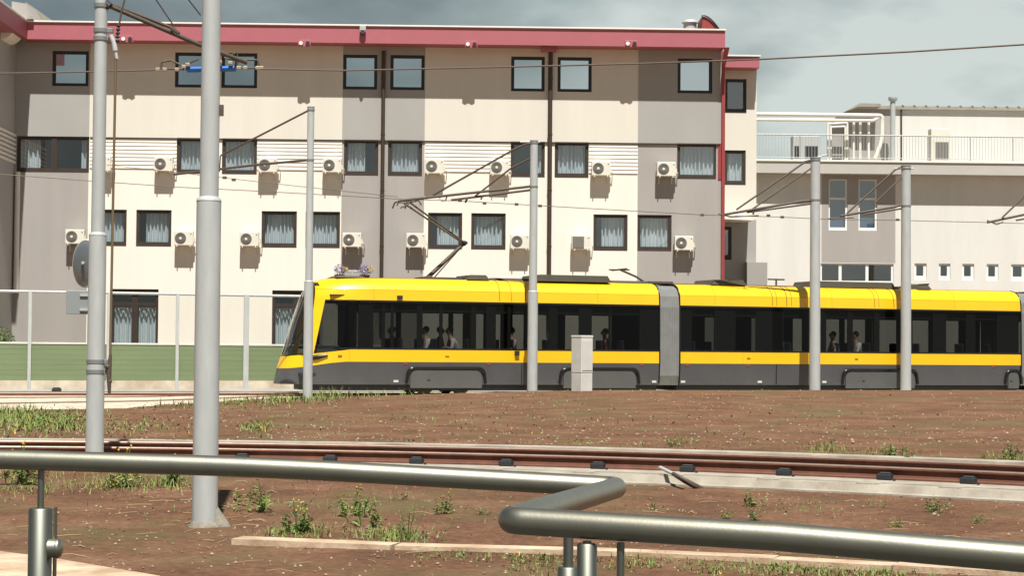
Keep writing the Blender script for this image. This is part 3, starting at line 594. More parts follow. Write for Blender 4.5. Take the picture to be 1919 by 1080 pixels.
ACS = [(189, 320, 'air conditioner almost hidden behind the left mast, upper row'), (305.5, 320.5, 'air conditioner left of the curtained window beside the thick mast'), (501, 322.5, 'air conditioner with a dark tube crossing its fan, upper row'), (622, 323, 'air conditioner between the short mast and the left taupe band, upper row'),
       (814, 325, 'air conditioner on the boards just right of the taupe band, upper row'), (936, 327, 'air conditioner crossed by the mast stays, upper row'), (1126.5, 328.8, 'air conditioner on the boards right of the second downpipe, upper row'), (1249, 330, 'air conditioner on the right taupe band, upper row'),
       (139.5, 457, 'air conditioner above the round mirror, lower row'), (343.5, 460, 'air conditioner just left of the thick mast, lower row'), (466.5, 461.5, 'air conditioner just right of the thick mast, lower row'), (659, 463, 'air conditioner on the taupe band above the flower baskets, lower row'),
       (779, 464, 'air conditioner on the taupe band right of the first downpipe, lower row'), (974, 466, 'air conditioner touching the middle mast, lower row'), (1089, 467.5, 'air conditioner with a square dark grille, lower row'), (1282, 469, 'air conditioner on the right taupe band, lower row')]
ac0 = None
for px, py, lb in ACS:
    x, z = fp(px, py, -.44); loc = BN @ Vector((x + (0 if 'square' else 0), 0, z))
    if 'square' in lb: make_ac(lb, loc, True)
    elif ac0 is None: ac0 = make_ac(lb, loc)
    else: copy_tree(ac0, loc, BA, lb)

# ------------------------------------------------------------------ fence at the left
fd_ = td
FB = Vector((at(0, 650, 58.3).x, 58.3, 0.05))
t = thing('noise_barrier', 'low green panel fence with clear upper panes and grey posts', 'fence', FB, R_(19.7))
def floc(px):                                           # distance along the fence for a pixel column
    d = ray(px, 650); o = CAM; n = Vector((-math.sin(R_(19.7)), math.cos(R_(19.7)), 0)); k = (FB - o).dot(n) / d.dot(n); return ((o + d * k) - FB).dot(td)
zt_ = 1.5 + 4 / F * 58.3 - .28
gh = (1.5 + (647.5 - 645) / F * 58.3) - .05; rh = (1.5 + (647.5 - 546) / F * 58.3) - .05; xe = floc(720)
m = MB(); nrib = 7
for i in range(nrib):
    a = .36 + (gh - .36) * i / nrib; b = .36 + (gh - .36) * (i + 1) / nrib; m.prism([(-6, -.044, a), (-6, -.05, a + .004), (-6, -.05, b - .004), (-6, -.044, b)], (xe + 6, 0, 0))
m.build('green_panel', M_green, t)
m = MB(); m.bbox(-6, xe, -.07, .05, gh + .002, gh + .06, .008); m.build('cap', M_cab, t)
m = MB(); m.box(-6, xe, -.10, .1, -.5, .355); m.build('plinth', M_concp, t)
m = MB(); m.tube([(-6, 0, rh), (xe, 0, rh)], .045, 8); m.build('top_rail', M_galv, t)
m = MB(); m.box(-6, xe, .0, .012, gh + .07, rh - .06); m.build('clear_pane', G_clear, t)
for px, wd in ((-90, .05), (54.5, .05), (202, .05), (331, .05), (460, .085), (600, .05)):
    x = floc(px); m = MB(); m.box(x - wd, x + wd, -.13, -.072, -.1, rh + .02); m.build('post', M_galv, t)
# shrub behind the fence at the left edge
def leafmesh(mb, c, rad, n, size, rnd, mats=(0, 1), flat=0.8):
    for _ in range(n):
        while True:
            p = Vector((rnd.uniform(-1, 1), rnd.uniform(-1, 1), rnd.uniform(-1, 1)))
            if p.length < 1: break
        q = Vector(c) + Vector((p.x * rad[0], p.y * rad[1], p.z * rad[2])); a = Vector((rnd.gauss(0, 1), rnd.gauss(0, 1), rnd.gauss(0, 1))).normalized(); b = a.cross(Vector((rnd.gauss(0, 1), rnd.gauss(0, 1), 1))).normalized(); s = size * rnd.uniform(.6, 1.3)
        mb.add([q - a * s, q + b * s * .45, q + a * s, q - b * s * .45], [(0, 1, 2, 3)], rnd.choice(mats))
rnd = random.Random(3); p = at(2, 640, 63); t = thing('shrub', 'green shrub at the left edge behind the fence', 'shrub', (p.x, 63, .6))
m = MB(); leafmesh(m, (0, 0, .9), (.5, .45, .65), 700, .05, rnd); leafmesh(m, (.25, 0, .5), (.3, .3, .4), 250, .05, rnd); m.build('crown', M_leafs[:2], t)
m = MB(); m.tube([(0, 0, 0), (.03, 0, .4), (0, .02, .9)], [.03, .02, .01], 6); m.build('trunk', M_leafs[4], t)

# ------------------------------------------------------------------ flower baskets behind the tram
p = at(660, 505, 66.5); t = thing('flower_stand', 'purple and yellow flower baskets on a post seen over the tram roof', 'flower baskets', (p.x, 66.5, .5))
hz = p.z - .5
m = MB(); m.tube([(0, 0, 0), (0, 0, hz - .05)], .045, 10); m.build('post', M_galv, t)
m = MB(); m.tube(fillet([(-.45, 0, hz - .2), (-.45, 0, hz - .08), (.45, 0, hz - .08), (.45, 0, hz - .2)], .06), .02, 8); m.build('cross_arm', M_galv, t)
for s in (-1, 1):
    m = MB(); m.tube([(s * .45, 0, hz - .38), (s * .45, 0, hz - .2)], [.12, .2], 14); b_ = m.build('basket', M_galvd, t)
    m = MB(); leafmesh(m, (s * .45, 0, hz - .02), (.24, .22, .2), 240, .035, rnd, (0, 0, 0, 1, 3)); leafmesh(m, (s * .45 + .2, 0, hz), (.14, .14, .12), 60, .035, rnd, (2,)); m.build('flowers', [M_purple, M_pink, M_leafs[3], M_leafs[1]], b_)

# ------------------------------------------------------------------ tram
TZ = 0.18
TRAM_L = 30.0; W_ = 2.42; LN = 1.15
def tl(px, py=680, off=0.0):                              # pixel -> distance along the tram's near side from T0
    d = ray(px, py); n = tn; k = (T0 - CAM + tn * off).dot(n) / d.dot(n); return ((CAM + d * k) - T0).dot(td), (CAM + d * k).z
NOSE = tl(519, 715, 0.9)[0]                              # tip of the nose is near the middle of the width
origin = T0 + td * NOSE; origin.z = TZ
TR = thing('tram', 'long yellow and dark grey low floor tram passing the building', 'tram', origin, R_(19.7))
def tx(px): return tl(px)[0] - NOSE
XF = [(.22, 0.0), (.7, .10), (1.02, .20), (1.3, .30), (2.2, .56), (2.9, .80), (3.15, .95), (3.3, 1.15), (3.38, 1.40), (3.43, 1.9)]
YI = [(.22, .05), (.9, .0), (1.3, 0.0), (2.74, .02), (3.06, .05), (3.2, .12), (3.3, .22), (3.38, .38), (3.43, .62)]
def interp(T, z):
    if z <= T[0][0]: return T[0][1]
    for (a, b), (c, d) in zip(T, T[1:]):
        if z <= c: return b + (d - b) * (z - a) / (c - a)
    return T[-1][1]
def S(s, z, side=0, off=0.0):                              # s<1: round the nose, s>=1: metres along the side
    xf, yi = interp(XF, z), interp(YI, z); hw = W_ / 2 - yi
    if s < 1:
        ph = max(0, s) * math.pi / 2; ex = 0.72
        x = xf + (LN + .5) * (1 - math.cos(ph) ** 1.0); y = hw * (1 - math.sin(ph) ** ex)
        y = yi + y
    else: x = xf + LN + .5 + (s - 1); y = yi
    y += off; x += off * (1 - min(1, max(0, s))) 
    return Vector((x, y if side == 0 else W_ - y, z))
def s_at(x, z): 
    xx = x - interp(XF, z) - LN - .5
    if xx >= 0: return 1 + xx
    return math.acos(max(-1, min(1, 1 - (x - interp(XF, z)) / (LN + .5)))) / (math.pi / 2)
def patch(name, zs, x0f, x1f, m_, off=0.0, ns=24, sides=(0, 1), par=TR, smooth=True, svals=False, thick=0.0):
    mb = MB()
    for sd_ in sides:
        for o_ in ((off,) if not thick else (off,)):
            vs = []
            for z in zs:
                a = x0f(z) if svals else s_at(x0f(z), z); b = x1f(z) if svals and x1f(z) < 1.0001 else (s_at(x1f(z), z))
                zz = z
                for i in range(ns + 1):
                    t_ = i / ns
                    # denser samples near the nose
                    s = a + (b - a) * (t_ ** 1.8 if b > 1.5 and a < 1 else t_); vs.append(S(s, zz, sd_, o_))
            k = ns + 1
            fs = [(j * k + i, j * k + i + 1, (j + 1) * k + i + 1, (j + 1) * k + i) if sd_ == 0 else (j * k + i, (j + 1) * k + i, (j + 1) * k + i + 1, j * k + i + 1) for j in range(len(zs) - 1) for i in range(ns)]
            mb.add(vs, fs, 0, smooth)
    return mb.build(name, m_, par)
J1a, J1b = tx(1236), tx(1274); J2a, J2b = tx(1914), tx(1950)
XE = J2b + 6.0
def zr(a, b, n): return [a + (b - a) * i / n for i in range(n + 1)]
bandlow = lambda x: 1.0
segs = [(0, J1a), (J1b, J2a), (J2b, XE)]
# nose pieces follow the falling band line
xn = tx(655)
def zband_lo(x): return lerp(.70, .915, sstep(0, 1, max(0, min(1, (x - .1) / (xn - .1)))) if x < xn else 1)
def zband_hi(x): return lerp(1.06, 1.285, min(1, max(0, (x - .2) / (xn - .2))))
def ruled(name, zlo, zhi, s0, x1, m_, off=0, ns=40, nz_=3, sides=(0, 1)):   # between two curves zlo(x), zhi(x)
    mb = MB()
    for sd_ in sides:
        vs = []
        for j in range(nz_ + 1):
            for i in range(ns + 1):
                t_ = i / ns; smax = s_at(x1, .8); s = s0 + (smax - s0) * t_ ** 1.6
                xg = S(s, 1.0).x; z = lerp(zlo(xg), zhi(xg), j / nz_); vs.append(S(s + ((interp(XF, .8) - interp(XF, z)) * (s - 1) / (smax - 1) if s > 1 else 0), z, sd_, off))
        k = ns + 1
        mb.add(vs, [(j * k + i, j * k + i + 1, (j + 1) * k + i + 1, (j + 1) * k + i) for j in range(nz_) for i in range(ns)], 0, True)
    return mb.build(name, m_, TR)
ruled('skirt', lambda x: .24, lambda x: zband_lo(x), 0, J1a, M_dgrey, nz_=4)
ruled('yellow_band', lambda x: zband_lo(x) + .001, lambda x: zband_hi(x), 0, J1a, M_yel)
for a, b in segs[1:]:
    patch('skirt', zr(.24, .915, 3), lambda z: a, lambda z: b, M_dgrey, ns=4); patch('yellow_band', zr(.916, 1.285, 2), lambda z: a, lambda z: b, M_yel, ns=4)
# glass bands
xw = lambda z: lerp(tx(592), tx(612), (z - 1.29) / 1.45)           # front edge of the side glass
def glassband(a, b, first_):
    zs = zr(1.287, 2.74, 6)
    for sd_, gm_ in ((0, G_tram), (1, G_tramfar)):
        if first_: patch('side_window', zs, xw, lambda z: b, gm_, ns=30, sides=(sd_,))
        else: patch('side_window', zs, lambda z: a, lambda z: b, gm_, ns=6, sides=(sd_,))
for i, (a, b) in enumerate(segs): glassband(a, b, i == 0)
# windscreen and A pillar
xs_ = lambda z: xw(z) - lerp(.16, .30, (z - 1.2) / 1.9)
patch('windscreen', zr(1.10, 3.16, 10), lambda z: 0, lambda z: s_at(xs_(z), z), G_wind, svals=True, ns=16)
patch('a_pillar', zr(1.10, 2.74, 8), lambda z: xs_(z), lambda z: max(xw(z), xs_(z) + .05), M_yel, off=-.003, ns=6)
patch('nose_top', zr(3.16, 3.43, 5), lambda z: 0, lambda z: s_at(xs_(min(z, 3.1)) + .12, z), M_blk, svals=True, ns=12)
# upper yellow: side rail and curved roof cove
patch('upper_panel', zr(2.74, 3.055, 3), lambda z: xs_(z), lambda z: J1a, M_yel, ns=30)
patch('roof_cove', [3.062, 3.13, 3.2, 3.25, 3.3, 3.34, 3.38, 3.41, 3.43], lambda z: xs_(min(z, 3.1)) + .1 * (z - 3.06), lambda z: J1a, M_yel, ns=30)
for a, b in segs[1:]:
    patch('upper_panel', zr(2.74, 3.055, 2), lambda z: a, lambda z: b, M_yel, ns=4); patch('roof_cove', [3.062, 3.13, 3.2, 3.25, 3.3, 3.34, 3.38, 3.41, 3.43], lambda z: a, lambda z: b, M_yel, ns=4)
patch('panel_seam', [3.05, 3.066], lambda z: xs_(z) + .2, lambda z: J1a, M_blk, off=.006, ns=20)
for a, b in segs[1:]: patch('panel_seam', [3.05, 3.066], lambda z: a, lambda z: b, M_blk, off=.006, ns=3)
for a, b in segs: patch('window_surround', [2.69, 2.745], lambda z: max(a, xw(z)), lambda z: b, M_blk, off=-.005, ns=20); patch('window_surround', [1.283, 1.33], lambda z: max(a, xw(z)), lambda z: b, M_blk, off=-.005, ns=20)
m = MB()
for a, b in segs: m.box(max(a, 1.7), b, .6, W_ - .6, 3.41, 3.435)
m.build('roof', M_roofg, TR)
m = MB()
for a, b in segs: m.box(max(a, .5), b, .12, W_ - .12, .50, .58); m.box(max(a, 1.4), b, .1, W_ - .1, 2.86, 2.9)
m.build('floor', M_int, TR)
m = MB()                                                  # under-frame, dark
for a, b in segs: m.box(max(a, .8), b, .25, W_ - .25, .06, .5)
m.build('underframe', M_rub, TR)
# inner pillars: opaque black strips behind the glass
pil = [(672, 700), (716, 722), (733, 738), (782, 792), (824, 830), (884, 893), (912, 930), (952, 958), (985, 1008), (1030, 1046), (1086, 1110), (1142, 1146), (1200, 1236), (1275, 1298), (1340, 1380), (1418, 1470), (1505, 1550), (1590, 1600), (1640, 1650), (1690, 1712), (1750, 1775), (1812, 1830), (1870, 1911)]
m = MB()
for a, b in pil:
    for y in (.06, W_ - .10): m.box(tx(a), tx(b), y, y + .04, 1.28, 2.76)
for a, b in segs: m.box(max(a, 2.4), b, .12, .5, 2.42, 2.7); m.box(max(a, 2.4), b, W_ - .5, W_ - .12, 2.42, 2.7)
m.build('pillar', M_int, TR)
# partitions, seats, poles inside
for i, px in enumerate((668, 1228, 1282)):
    m = MB(); m.box(tx(px), tx(px) + .04, .15, W_ * .4, .6, 2.7); m.box(tx(px), tx(px) + .04, W_ * .6, W_ - .15, .6, 2.7); m.build('partition', M_int, TR)
m = MB(); m.bbox(1.05, 1.75, .35, W_ - .35, .6, 1.40, .04); m.build('driver_desk', M_mgrey, TR)
SEATS = [(742, 0), (800, 0), (835, 1), (868, 0), (952, 0), (1045, 1), (1120, 0), (1160, 0), (1320, 1), (1360, 0), (1475, 0), (1500, 1), (1565, 0), (1625, 0), (1740, 1), (1800, 0), (1850, 0)]
seat0 = None
for px, fc in SEATS:
    for yy in (.45, 1.8):
        x = tx(px)
        if seat0 is None:
            m = MB(); m.bbox(-.22, .22, -.24, .24, .98, 1.06, .03); m.bbox(.2, .27, -.24, .24, 1.05, 1.62, .03); m.box(-.1, .1, -.05, .05, .58, .98)
            seat0 = m.build('seat', M_seat, TR); c = seat0
        else: c = seat0.copy(); C.objects.link(c)
        c.location = (x, yy, 0); c.rotation_euler = (0, 0, math.pi if fc else 0)
m = MB()
for px in (700, 905, 1020, 1400, 1670): m.tube([(tx(px), 1.2, .58), (tx(px), 1.2, 2.86)], .02, 8)
m.build('grab_pole', M_yel, TR)
# bellows
def bellows(a, b):
    m = MB(); n = 9
    prof = [(.12, .2), (.02, .5), (.0, 1.2), (.0, 2.7), (.06, 3.05), (.2, 3.28), (.45, 3.38), (1.2, 3.42), (W_ - .45, 3.38), (W_ - .2, 3.28), (W_ - .06, 3.05), (W_, 2.7), (W_, 1.2), (W_ - .02, .5), (W_ - .12, .2)]
    vs = []
    for i in range(2 * n + 1):
        d = .018 if i % 2 else .032
        for (y, z) in prof: 
            cy, cz = W_ / 2, 1.8; f_ = 1 - d / 1.2; vs.append((lerp(a, b, i / (2 * n)), cy + (y - cy) * f_, cz + (z - cz) * f_))
    k = len(prof); m.add(vs, [(i * k + j, i * k + j + 1, (i + 1) * k + j + 1, (i + 1) * k + j) for i in range(2 * n) for j in range(k - 1)], 0)
    return m.build('bellows', M_bel, TR)
bellows(J1a - .01, J1b + .01); bellows(J2a - .01, J2b + .01)
for xj in (J1a, J1b, J2a, J2b):
    m = MB(); m.tube([S(1 + xj - interp(XF, z) - LN - .5, z, 0, -.004) for z in (.3, .9, 1.3, 2.7, 3.05, 3.2, 3.3, 3.38, 3.43)], .022, 6); m.build('joint_edge', M_blk, TR)
# bogie covers
for a, b in ((765, 907), (1052, 1195), (1581, 1717), (1886, 1912)):
    x0, x1 = tx(a), tx(b); z0, z1 = .12, .74; rr = .2
    out_ = fillet([(x0 - .05, -.012, .28), (x0, -.012, z1), (x1, -.012, z1), (x1 + .05, -.012, .28)], .28, 6)
    m = MB(); m.tube(out_, .045, 6); m.build('wheel_arch', M_blk, TR)
    m = MB(); pl = fillet([(x0 + .07, -.02, z0 + .02), (x0 + .07, -.02, z1 - .07), (x1 - .07, -.02, z1 - .07), (x1 - .07, -.02, z0 + .02)], .24, 6); m.prism(pl, (0, .06, 0)); bc = m.build('bogie_cover', M_mgrey, TR)
    m = MB(); m.bbox(lerp(x0, x1, .25), lerp(x0, x1, .25) + .09, -.03, -.018, .36, .40, .004); m.build('latch', M_rub, bc)
    for f_ in (.27, .75):
        m = MB(); xx = lerp(x0, x1, f_)
        for yy in (.48, 1.92): m.tube([(xx, yy - .06, .22), (xx, yy + .06, .22)], .29, 20)
        m.build('wheel', M_galvd, TR)
# small fittings: marker lamps, vents, labels
def fit(px, z, w2, h2, m_, nm, off=-.012): 
    x = tx(px); m = MB(); m.bbox(x - w2, x + w2, off + interp(YI, z), .01 + interp(YI, z), z - h2, z + h2, .004); return m.build(nm, m_, TR)
M_refl = mat('orange_reflector', (.5, .05, .02), .4); M_wlab = mat('pale_plate', (.5, .5, .47), .5)
for px in (760, 916, 1203, 1288, 1402, 1862): fit(px, .86, .05, .015, M_refl, 'reflector')
for px in (743, 1227, 1281, 1425, 1546): fit(px, .34, .075, .035, M_wlab, 'step_plate')
for px in (637, 838, 1403, 1605): fit(px, 1.09, .06, .022, mat('amber_lamp', (.30, .14, .01), .4), 'side_lamp')
fit(748, 2.84, .08, .055, M_rub, 'side_camera', off=-.08); fit(968, 1.2, .07, .07, M_rub, 'side_camera', off=-.08)
for px in (978, 1455, 1912):
    m = MB(); x = tx(px); m.tube([(x, -.002, .26), (x - .0, -.002, .915)], .012, 5); m.build('door_seam', M_blk, TR)
for px in (655, 990, 1090, 1392, 1700):
    m = MB(); x = tx(px); m.tube([(x, -.001, .92), (x, -.001, 1.283)], .004, 4); m.build('panel_joint', mat('yellow_shadow_gap', (.45, .25, .01), .6), TR)
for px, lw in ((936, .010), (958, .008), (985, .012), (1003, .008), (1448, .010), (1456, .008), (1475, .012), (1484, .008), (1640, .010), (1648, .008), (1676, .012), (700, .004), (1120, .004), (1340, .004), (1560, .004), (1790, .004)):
    m = MB(); x = tx(px); m.tube([S(1 + x - interp(XF, z) - LN - .5, z, 0, -.001) if z < 3.42 else Vector((x, .62, 3.43)) for z in ((2.78, 3.05, 3.13, 3.2, 3.25, 3.3, 3.34, 3.38, 3.41, 3.43))], lw, 5); m.build('roof_strip', mat('brown_black_strip', (.05, .035, .01), .7), TR)  # thin dark strips laid across the roof cove
# headlight, wiper, destination box on the nose
for sd_ in (0, 1):
    m = MB(); P = [S(s, z, sd_, -.02) for s, z in ((.52, .98), (.66, 1.04), (.78, 1.10))]; m.tube(P, [.05, .075, .03], 8); m.build('headlight', M_blk, TR)
m = MB(); m.tube([S(.1, 1.2, 0, -.03), S(.35, 1.9, 0, -.03), S(.42, 2.3, 0, -.03)], .015, 6); m.build('wiper', M_blk, TR)
m = MB(); m.bbox(2.0, 2.15, .6, W_ - .6, 2.6, 2.84, .01); m.build('destination_display', M_blk, TR)
# roof equipment
def roofbox(a, b, z, y0=.45, y1=1.9):
    x0, x1 = tx(a), tx(b); m = MB(); m.prism([(x0 - .0, y0, 3.43), (x0 + .12, y0 + .03, 3.43 + z), (x1 - .12, y0 + .03, 3.43 + z), (x1, y0, 3.43)], (0, y1 - y0, 0)); m.build('roof_equipment', M_roofg, TR)
roofbox(640, 700, .06, .9, 1.8); roofbox(884, 926, .15); roofbox(930, 1235, .08, .7, 1.8); roofbox(1012, 1152, .2, .3, 1.9); roofbox(1345, 1411, .17); roofbox(1536, 1694, .2, .5, 1.9); roofbox(1280, 1530, .04, .9, 1.8); roofbox(1735, 1760, .14)
def pantograph(px, s, h):
    x = tx(px); m = MB(); m.tube([(x, 1.2, 3.45), (x - .35 * s, 1.2, 3.45 + h * .5), (x - .9 * s, 1.2, 3.45 + h)], .035, 6); m.tube([(x - .95 * s - .0, .6, 3.46 + h), (x - .95 * s, 1.8, 3.46 + h)], .03, 6); m.tube([(x - 1.3 * s, 1.2, 3.45 + h), (x - .6 * s, 1.2, 3.46 + h)], .025, 6)
    m.bbox(x - .1, x + .75, .8, 1.6, 3.44, 3.52, .01); m.build('pantograph', M_galvd, TR)
# the raised pantograph: base on the front car, knee pointing back, head at the contact wire
DP = lambda px: (T0 + td * tl(px, 500, 1.2)[0] + tn * 1.2).y
TI = Matrix.Translation(origin) @ Matrix.Rotation(R_(19.7), 4, 'Z'); TI = TI.inverted()
def pp(px, py, dy=0.0):
    q = TI @ at(px, py, DP(px)); return Vector((q.x, 1.2 + dy, q.z))
kx = pp(870, 456); hd = pp(762, 377); bs = pp(803, 519); bs = kx + (bs - kx) * ((3.50 - kx.z) / (bs.z - kx.z))
pg = MB(); pg.tube([bs, kx], [.065, .055], 10); pg.bbox(bs.x - .3, bs.x + .9, .75, 1.65, 3.436, 3.50, .012); pg.tube([bs - Vector((0, .35, 0)), bs + Vector((0, .35, 0))], .05, 8); pb_ = pg.build('pantograph', M_galvd, TR)
pg = MB()
for s_ in (-.28, .28): pg.tube([kx + Vector((0, s_ * .3, 0)), hd + Vector((0, s_, -.05))], .03, 8)
pg.tube([bs + Vector((.25, .15, 0)), kx + Vector((-.05, .15, -.12))], .018, 6); pg.build('upper_arm', M_galvd, pb_)
pg = MB(); pg.ball(kx, .085, sub=2); pg.tube([kx - Vector((0, .2, 0)), kx + Vector((0, .2, 0))], .05, 8); pg.build('knee_joint', M_rub, pb_)
pg = MB()
for o_ in (-.2, .2): pg.tube([hd + Vector((o_, -.85, -.16)), hd + Vector((o_, -.6, -.01)), hd + Vector((o_, .6, -.01)), hd + Vector((o_, .85, -.16))], .025, 6)
pg.tube([hd + Vector((-.2, -.3, -.03)), hd + Vector((.2, -.3, -.03))], .02, 6); pg.tube([hd + Vector((-.2, .3, -.03)), hd + Vector((.2, .3, -.03))], .02, 6); pg.build('collector_head', M_galvd, pb_)
pantograph(1240, 1, .42); pantograph(1712, -1, .15)
m = MB(); x = tx(1487); m.tube([(x, 1.2, 3.43), (x, 1.2, 3.66)], .03, 6); m.tube([(x - .3, 1.2, 3.68), (x + .3, 1.2, 3.68)], .03, 6); m.build('roof_aerial', M_galvd, TR)

# ------------------------------------------------------------------ passengers
def skin_obj(name, verts, edges, radii, m_, par, root=0, sub=1):
    me = bpy.data.meshes.new(name); me.from_pydata([tuple(v) for v in verts], edges, []); me.materials.append(m_)
    o = bpy.data.objects.new(name, me); C.objects.link(o); o.parent = par
    sk = o.modifiers.new('skin', 'SKIN'); sk.use_smooth_shade = True
    layer = me.skin_vertices[0].data if me.skin_vertices else None
    if layer is None:
        bm = bmesh.new(); bm.from_mesh(me); bm.verts.layers.skin.verify(); bm.to_mesh(me); bm.free(); layer = me.skin_vertices[0].data
    for i, r in enumerate(radii): layer[i].radius = (r, r) if not isinstance(r, tuple) else r; layer[i].use_root = (i == root)
    ss = o.modifiers.new('sub', 'SUBSURF'); ss.levels = sub; ss.render_levels = sub
    return o
def person(px, yy, face, label, shirt, lean=0.0, arm=0.0, hair=M_hair):
    # seated figure, local +x is where the person looks; seat surface at z = 1.06 above the rails
    p = origin + td * tx(px) + tn * yy; t = thing('person', label, 'person', (p.x, p.y, TZ), R_(19.7) + (0 if face > 0 else math.pi), 'passengers inside the tram')
    h = 1.10
    V = [(-.05, 0, h + .02), (-.06, 0, h + .2), (-.05 + lean * .3, 0, h + .42), (-.03 + lean * .45, 0, h + .54), (lean * .5, 0, h + .60)]; Rr = [.13, .125, .14, .07, .055]; E = [(0, 1), (1, 2), (2, 3), (3, 4)]
    hx = lean * .5
    V += [(hx + .01, 0, h + .70), (hx + .02, 0, h + .80)]; Rr += [.085, .08]; E += [(4, 5), (5, 6)]
    for s in (-1, 1):
        b = len(V); V += [(-.03 + lean * .4, s * .17, h + .47), (.02 + lean * .4, s * .21, h + .22), (.22 + arm * .1, s * .15, h + .12 + arm * .25)]; Rr += [.06, .045, .035]; E += [(3, b), (b, b + 1), (b + 1, b + 2)]
        pb = len(V); V += [(.28 + arm * .1, s * .14, h + .13 + arm * .27)]; Rr += [.032]; E += [(b + 2, pb)]
        for k in range(4): q = len(V); V += [(.36 + arm * .1 - abs(k - 1.5) * .008, s * .14 + (k - 1.5) * .02, h + .12 + arm * .28), (.39 + arm * .1, s * .14 + (k - 1.5) * .022, h + .095 + arm * .28)]; Rr += [.009, .008]; E += [(pb, q), (q, q + 1)]
        q = len(V); V += [(.30 + arm * .1, s * .095, h + .14 + arm * .28)]; Rr += [.01]; E += [(pb, q)]
        c = len(V); V += [(.12, s * .10, h - .0), (.42, s * .11, h - .0), (.44, s * .11, h - .36), (.56, s * .11, h - .40)]; Rr += [.085, .06, .042, .035]; E += [(0, c), (c, c + 1), (c + 1, c + 2), (c + 2, c + 3)]
    skin_obj('body', V, E, Rr, M_skin, t)
    V2 = [(-.05, 0, h + .0), (-.06, 0, h + .2), (-.05 + lean * .3, 0, h + .42), (-.03 + lean * .43, 0, h + .52)]; R2 = [.145, .14, .155, .085]; E2 = [(0, 1), (1, 2), (2, 3)]
    for s in (-1, 1): b = len(V2); V2 += [(-.03 + lean * .4, s * .17, h + .47), (.02 + lean * .4, s * .21, h + .24), (.08 + lean * .3, s * .20, h + .20)]; R2 += [.075, .062, .058]; E2 += [(2, b), (b, b + 1), (b + 1, b + 2)]
    skin_obj('shirt', V2, E2, R2, shirt, t)
    V3 = [(-.05, 0, h - .0)]; R3 = [.14]; E3 = []
    for s in (-1, 1): b = len(V3); V3 += [(.12, s * .10, h), (.42, s * .11, h), (.44, s * .11, h - .34)]; R3 += [.095, .07, .055]; E3 += [(0, b), (b, b + 1), (b + 1, b + 2)]
    skin_obj('trousers', V3, E3, R3, mat('dark_trousers', (.03, .035, .05), .9), t)
    m = MB(); m.ball((hx - .02, 0, h + .80), .105, sub=3, sc=(1, .92, 1)); m.build('hair', hair, t)
    m = MB(); m.ball((hx + .035, 0, h + .755), .09, sub=3, sc=(.95, .82, 1.15)); m.tube([(hx + .11, 0, h + .77), (hx + .145, 0, h + .74)], [.01, .018], 6); m.ball((hx + .115, .035, h + .78), .012, 1, 1); m.ball((hx + .115, -.035, h + .78), .012, 1, 1); m.tube([(hx + .11, -.025, h + .70), (hx + .118, 0, h + .697), (hx + .11, .025, h + .70)], .007, 5, mi=2); m.build('head', [M_skin, M_rub, M_refl], t)
    return t
def shirt(n, c): return mat(n, c, .9, var=.1, scale=10)
person(763, 1.7, -1, 'passenger seen as a dark head against a bright window, foremost in the tram', shirt('navy_shirt', (.03, .04, .07)))
person(806, .5, -1, 'passenger in a pale shirt sitting upright near the tram front', shirt('pale_shirt', (.75, .72, .72)))
person(842, .9, 1, 'passenger in dark red turned towards the pale shirt', shirt('red_shirt', (.42, .08, .08)), arm=.6)
person(862, .5, -1, 'passenger in a white top leaning forward in the tram', shirt('white_top', (.8, .78, .75)), lean=.35, arm=.5)
person(968, .5, -1, 'passenger in a light grey shirt just left of the middle mast', shirt('light_grey_shirt', (.6, .6, .58)))
person(1150, .6, -1, 'passenger in brownish red right of the white cabinet', shirt('brown_red_shirt', (.28, .10, .07)), lean=.1)
person(1478, .7, -1, 'passenger in a blue grey shirt left of the thick far mast', shirt('blue_grey_shirt', (.22, .24, .28)))
person(1579, .55, -1, 'passenger in a pinkish pale shirt leaning against the window', shirt('pinkish_shirt', (.62, .52, .5)), lean=.1)
person(1616, .45, -1, 'passenger in a plain white shirt sitting upright in the rear car', shirt('white_shirt', (.85, .83, .8)))

# ------------------------------------------------------------------ masts and overhead line
def mast(name, px, D, z0, ztop, dlow, dup, zcol, label, foot=None, m_=M_galv, ring=True):
    p = at_base(px, D, z0); t = thing(name, label, 'mast', p, 0, 'overhead line masts')
    m = MB(); m.tube([(0, 0, -.2), (0, 0, zcol - z0)], [dlow / 2 * 1.05, dlow / 2], 32)
    m.tube([(0, 0, zcol - z0), (0, 0, ztop - z0)], [dup / 2, dup / 2 * .93], 32); m.build('pole', m_, t)
    if ring: m = MB(); m.tube([(0, 0, zcol - z0 - .01), (0, 0, zcol - z0 + .008), (0, 0, zcol - z0 + .03)], [dlow / 2 + .003, dlow / 2, dup / 2], 32); m.build('collar', M_galv, t)
    m = MB(); m.tube([(0, 0, ztop - z0), (0, 0, ztop - z0 + .02)], dup / 2 + .006, 24); m.build('cap', M_galv, t)
    return t
def band_(t, z, r, m_=mat('clamp_steel', (.22, .225, .22), .5, metal=.2), lug=0):
    m = MB(); m.tube([(0, 0, z - .025), (0, 0, z + .025)], r + .008, 24)
    if lug: m.bbox(min(0, lug) , max(0, lug), -.035, .035, z - .03, z + .03, .006)
    m.build('clamp', m_, t)
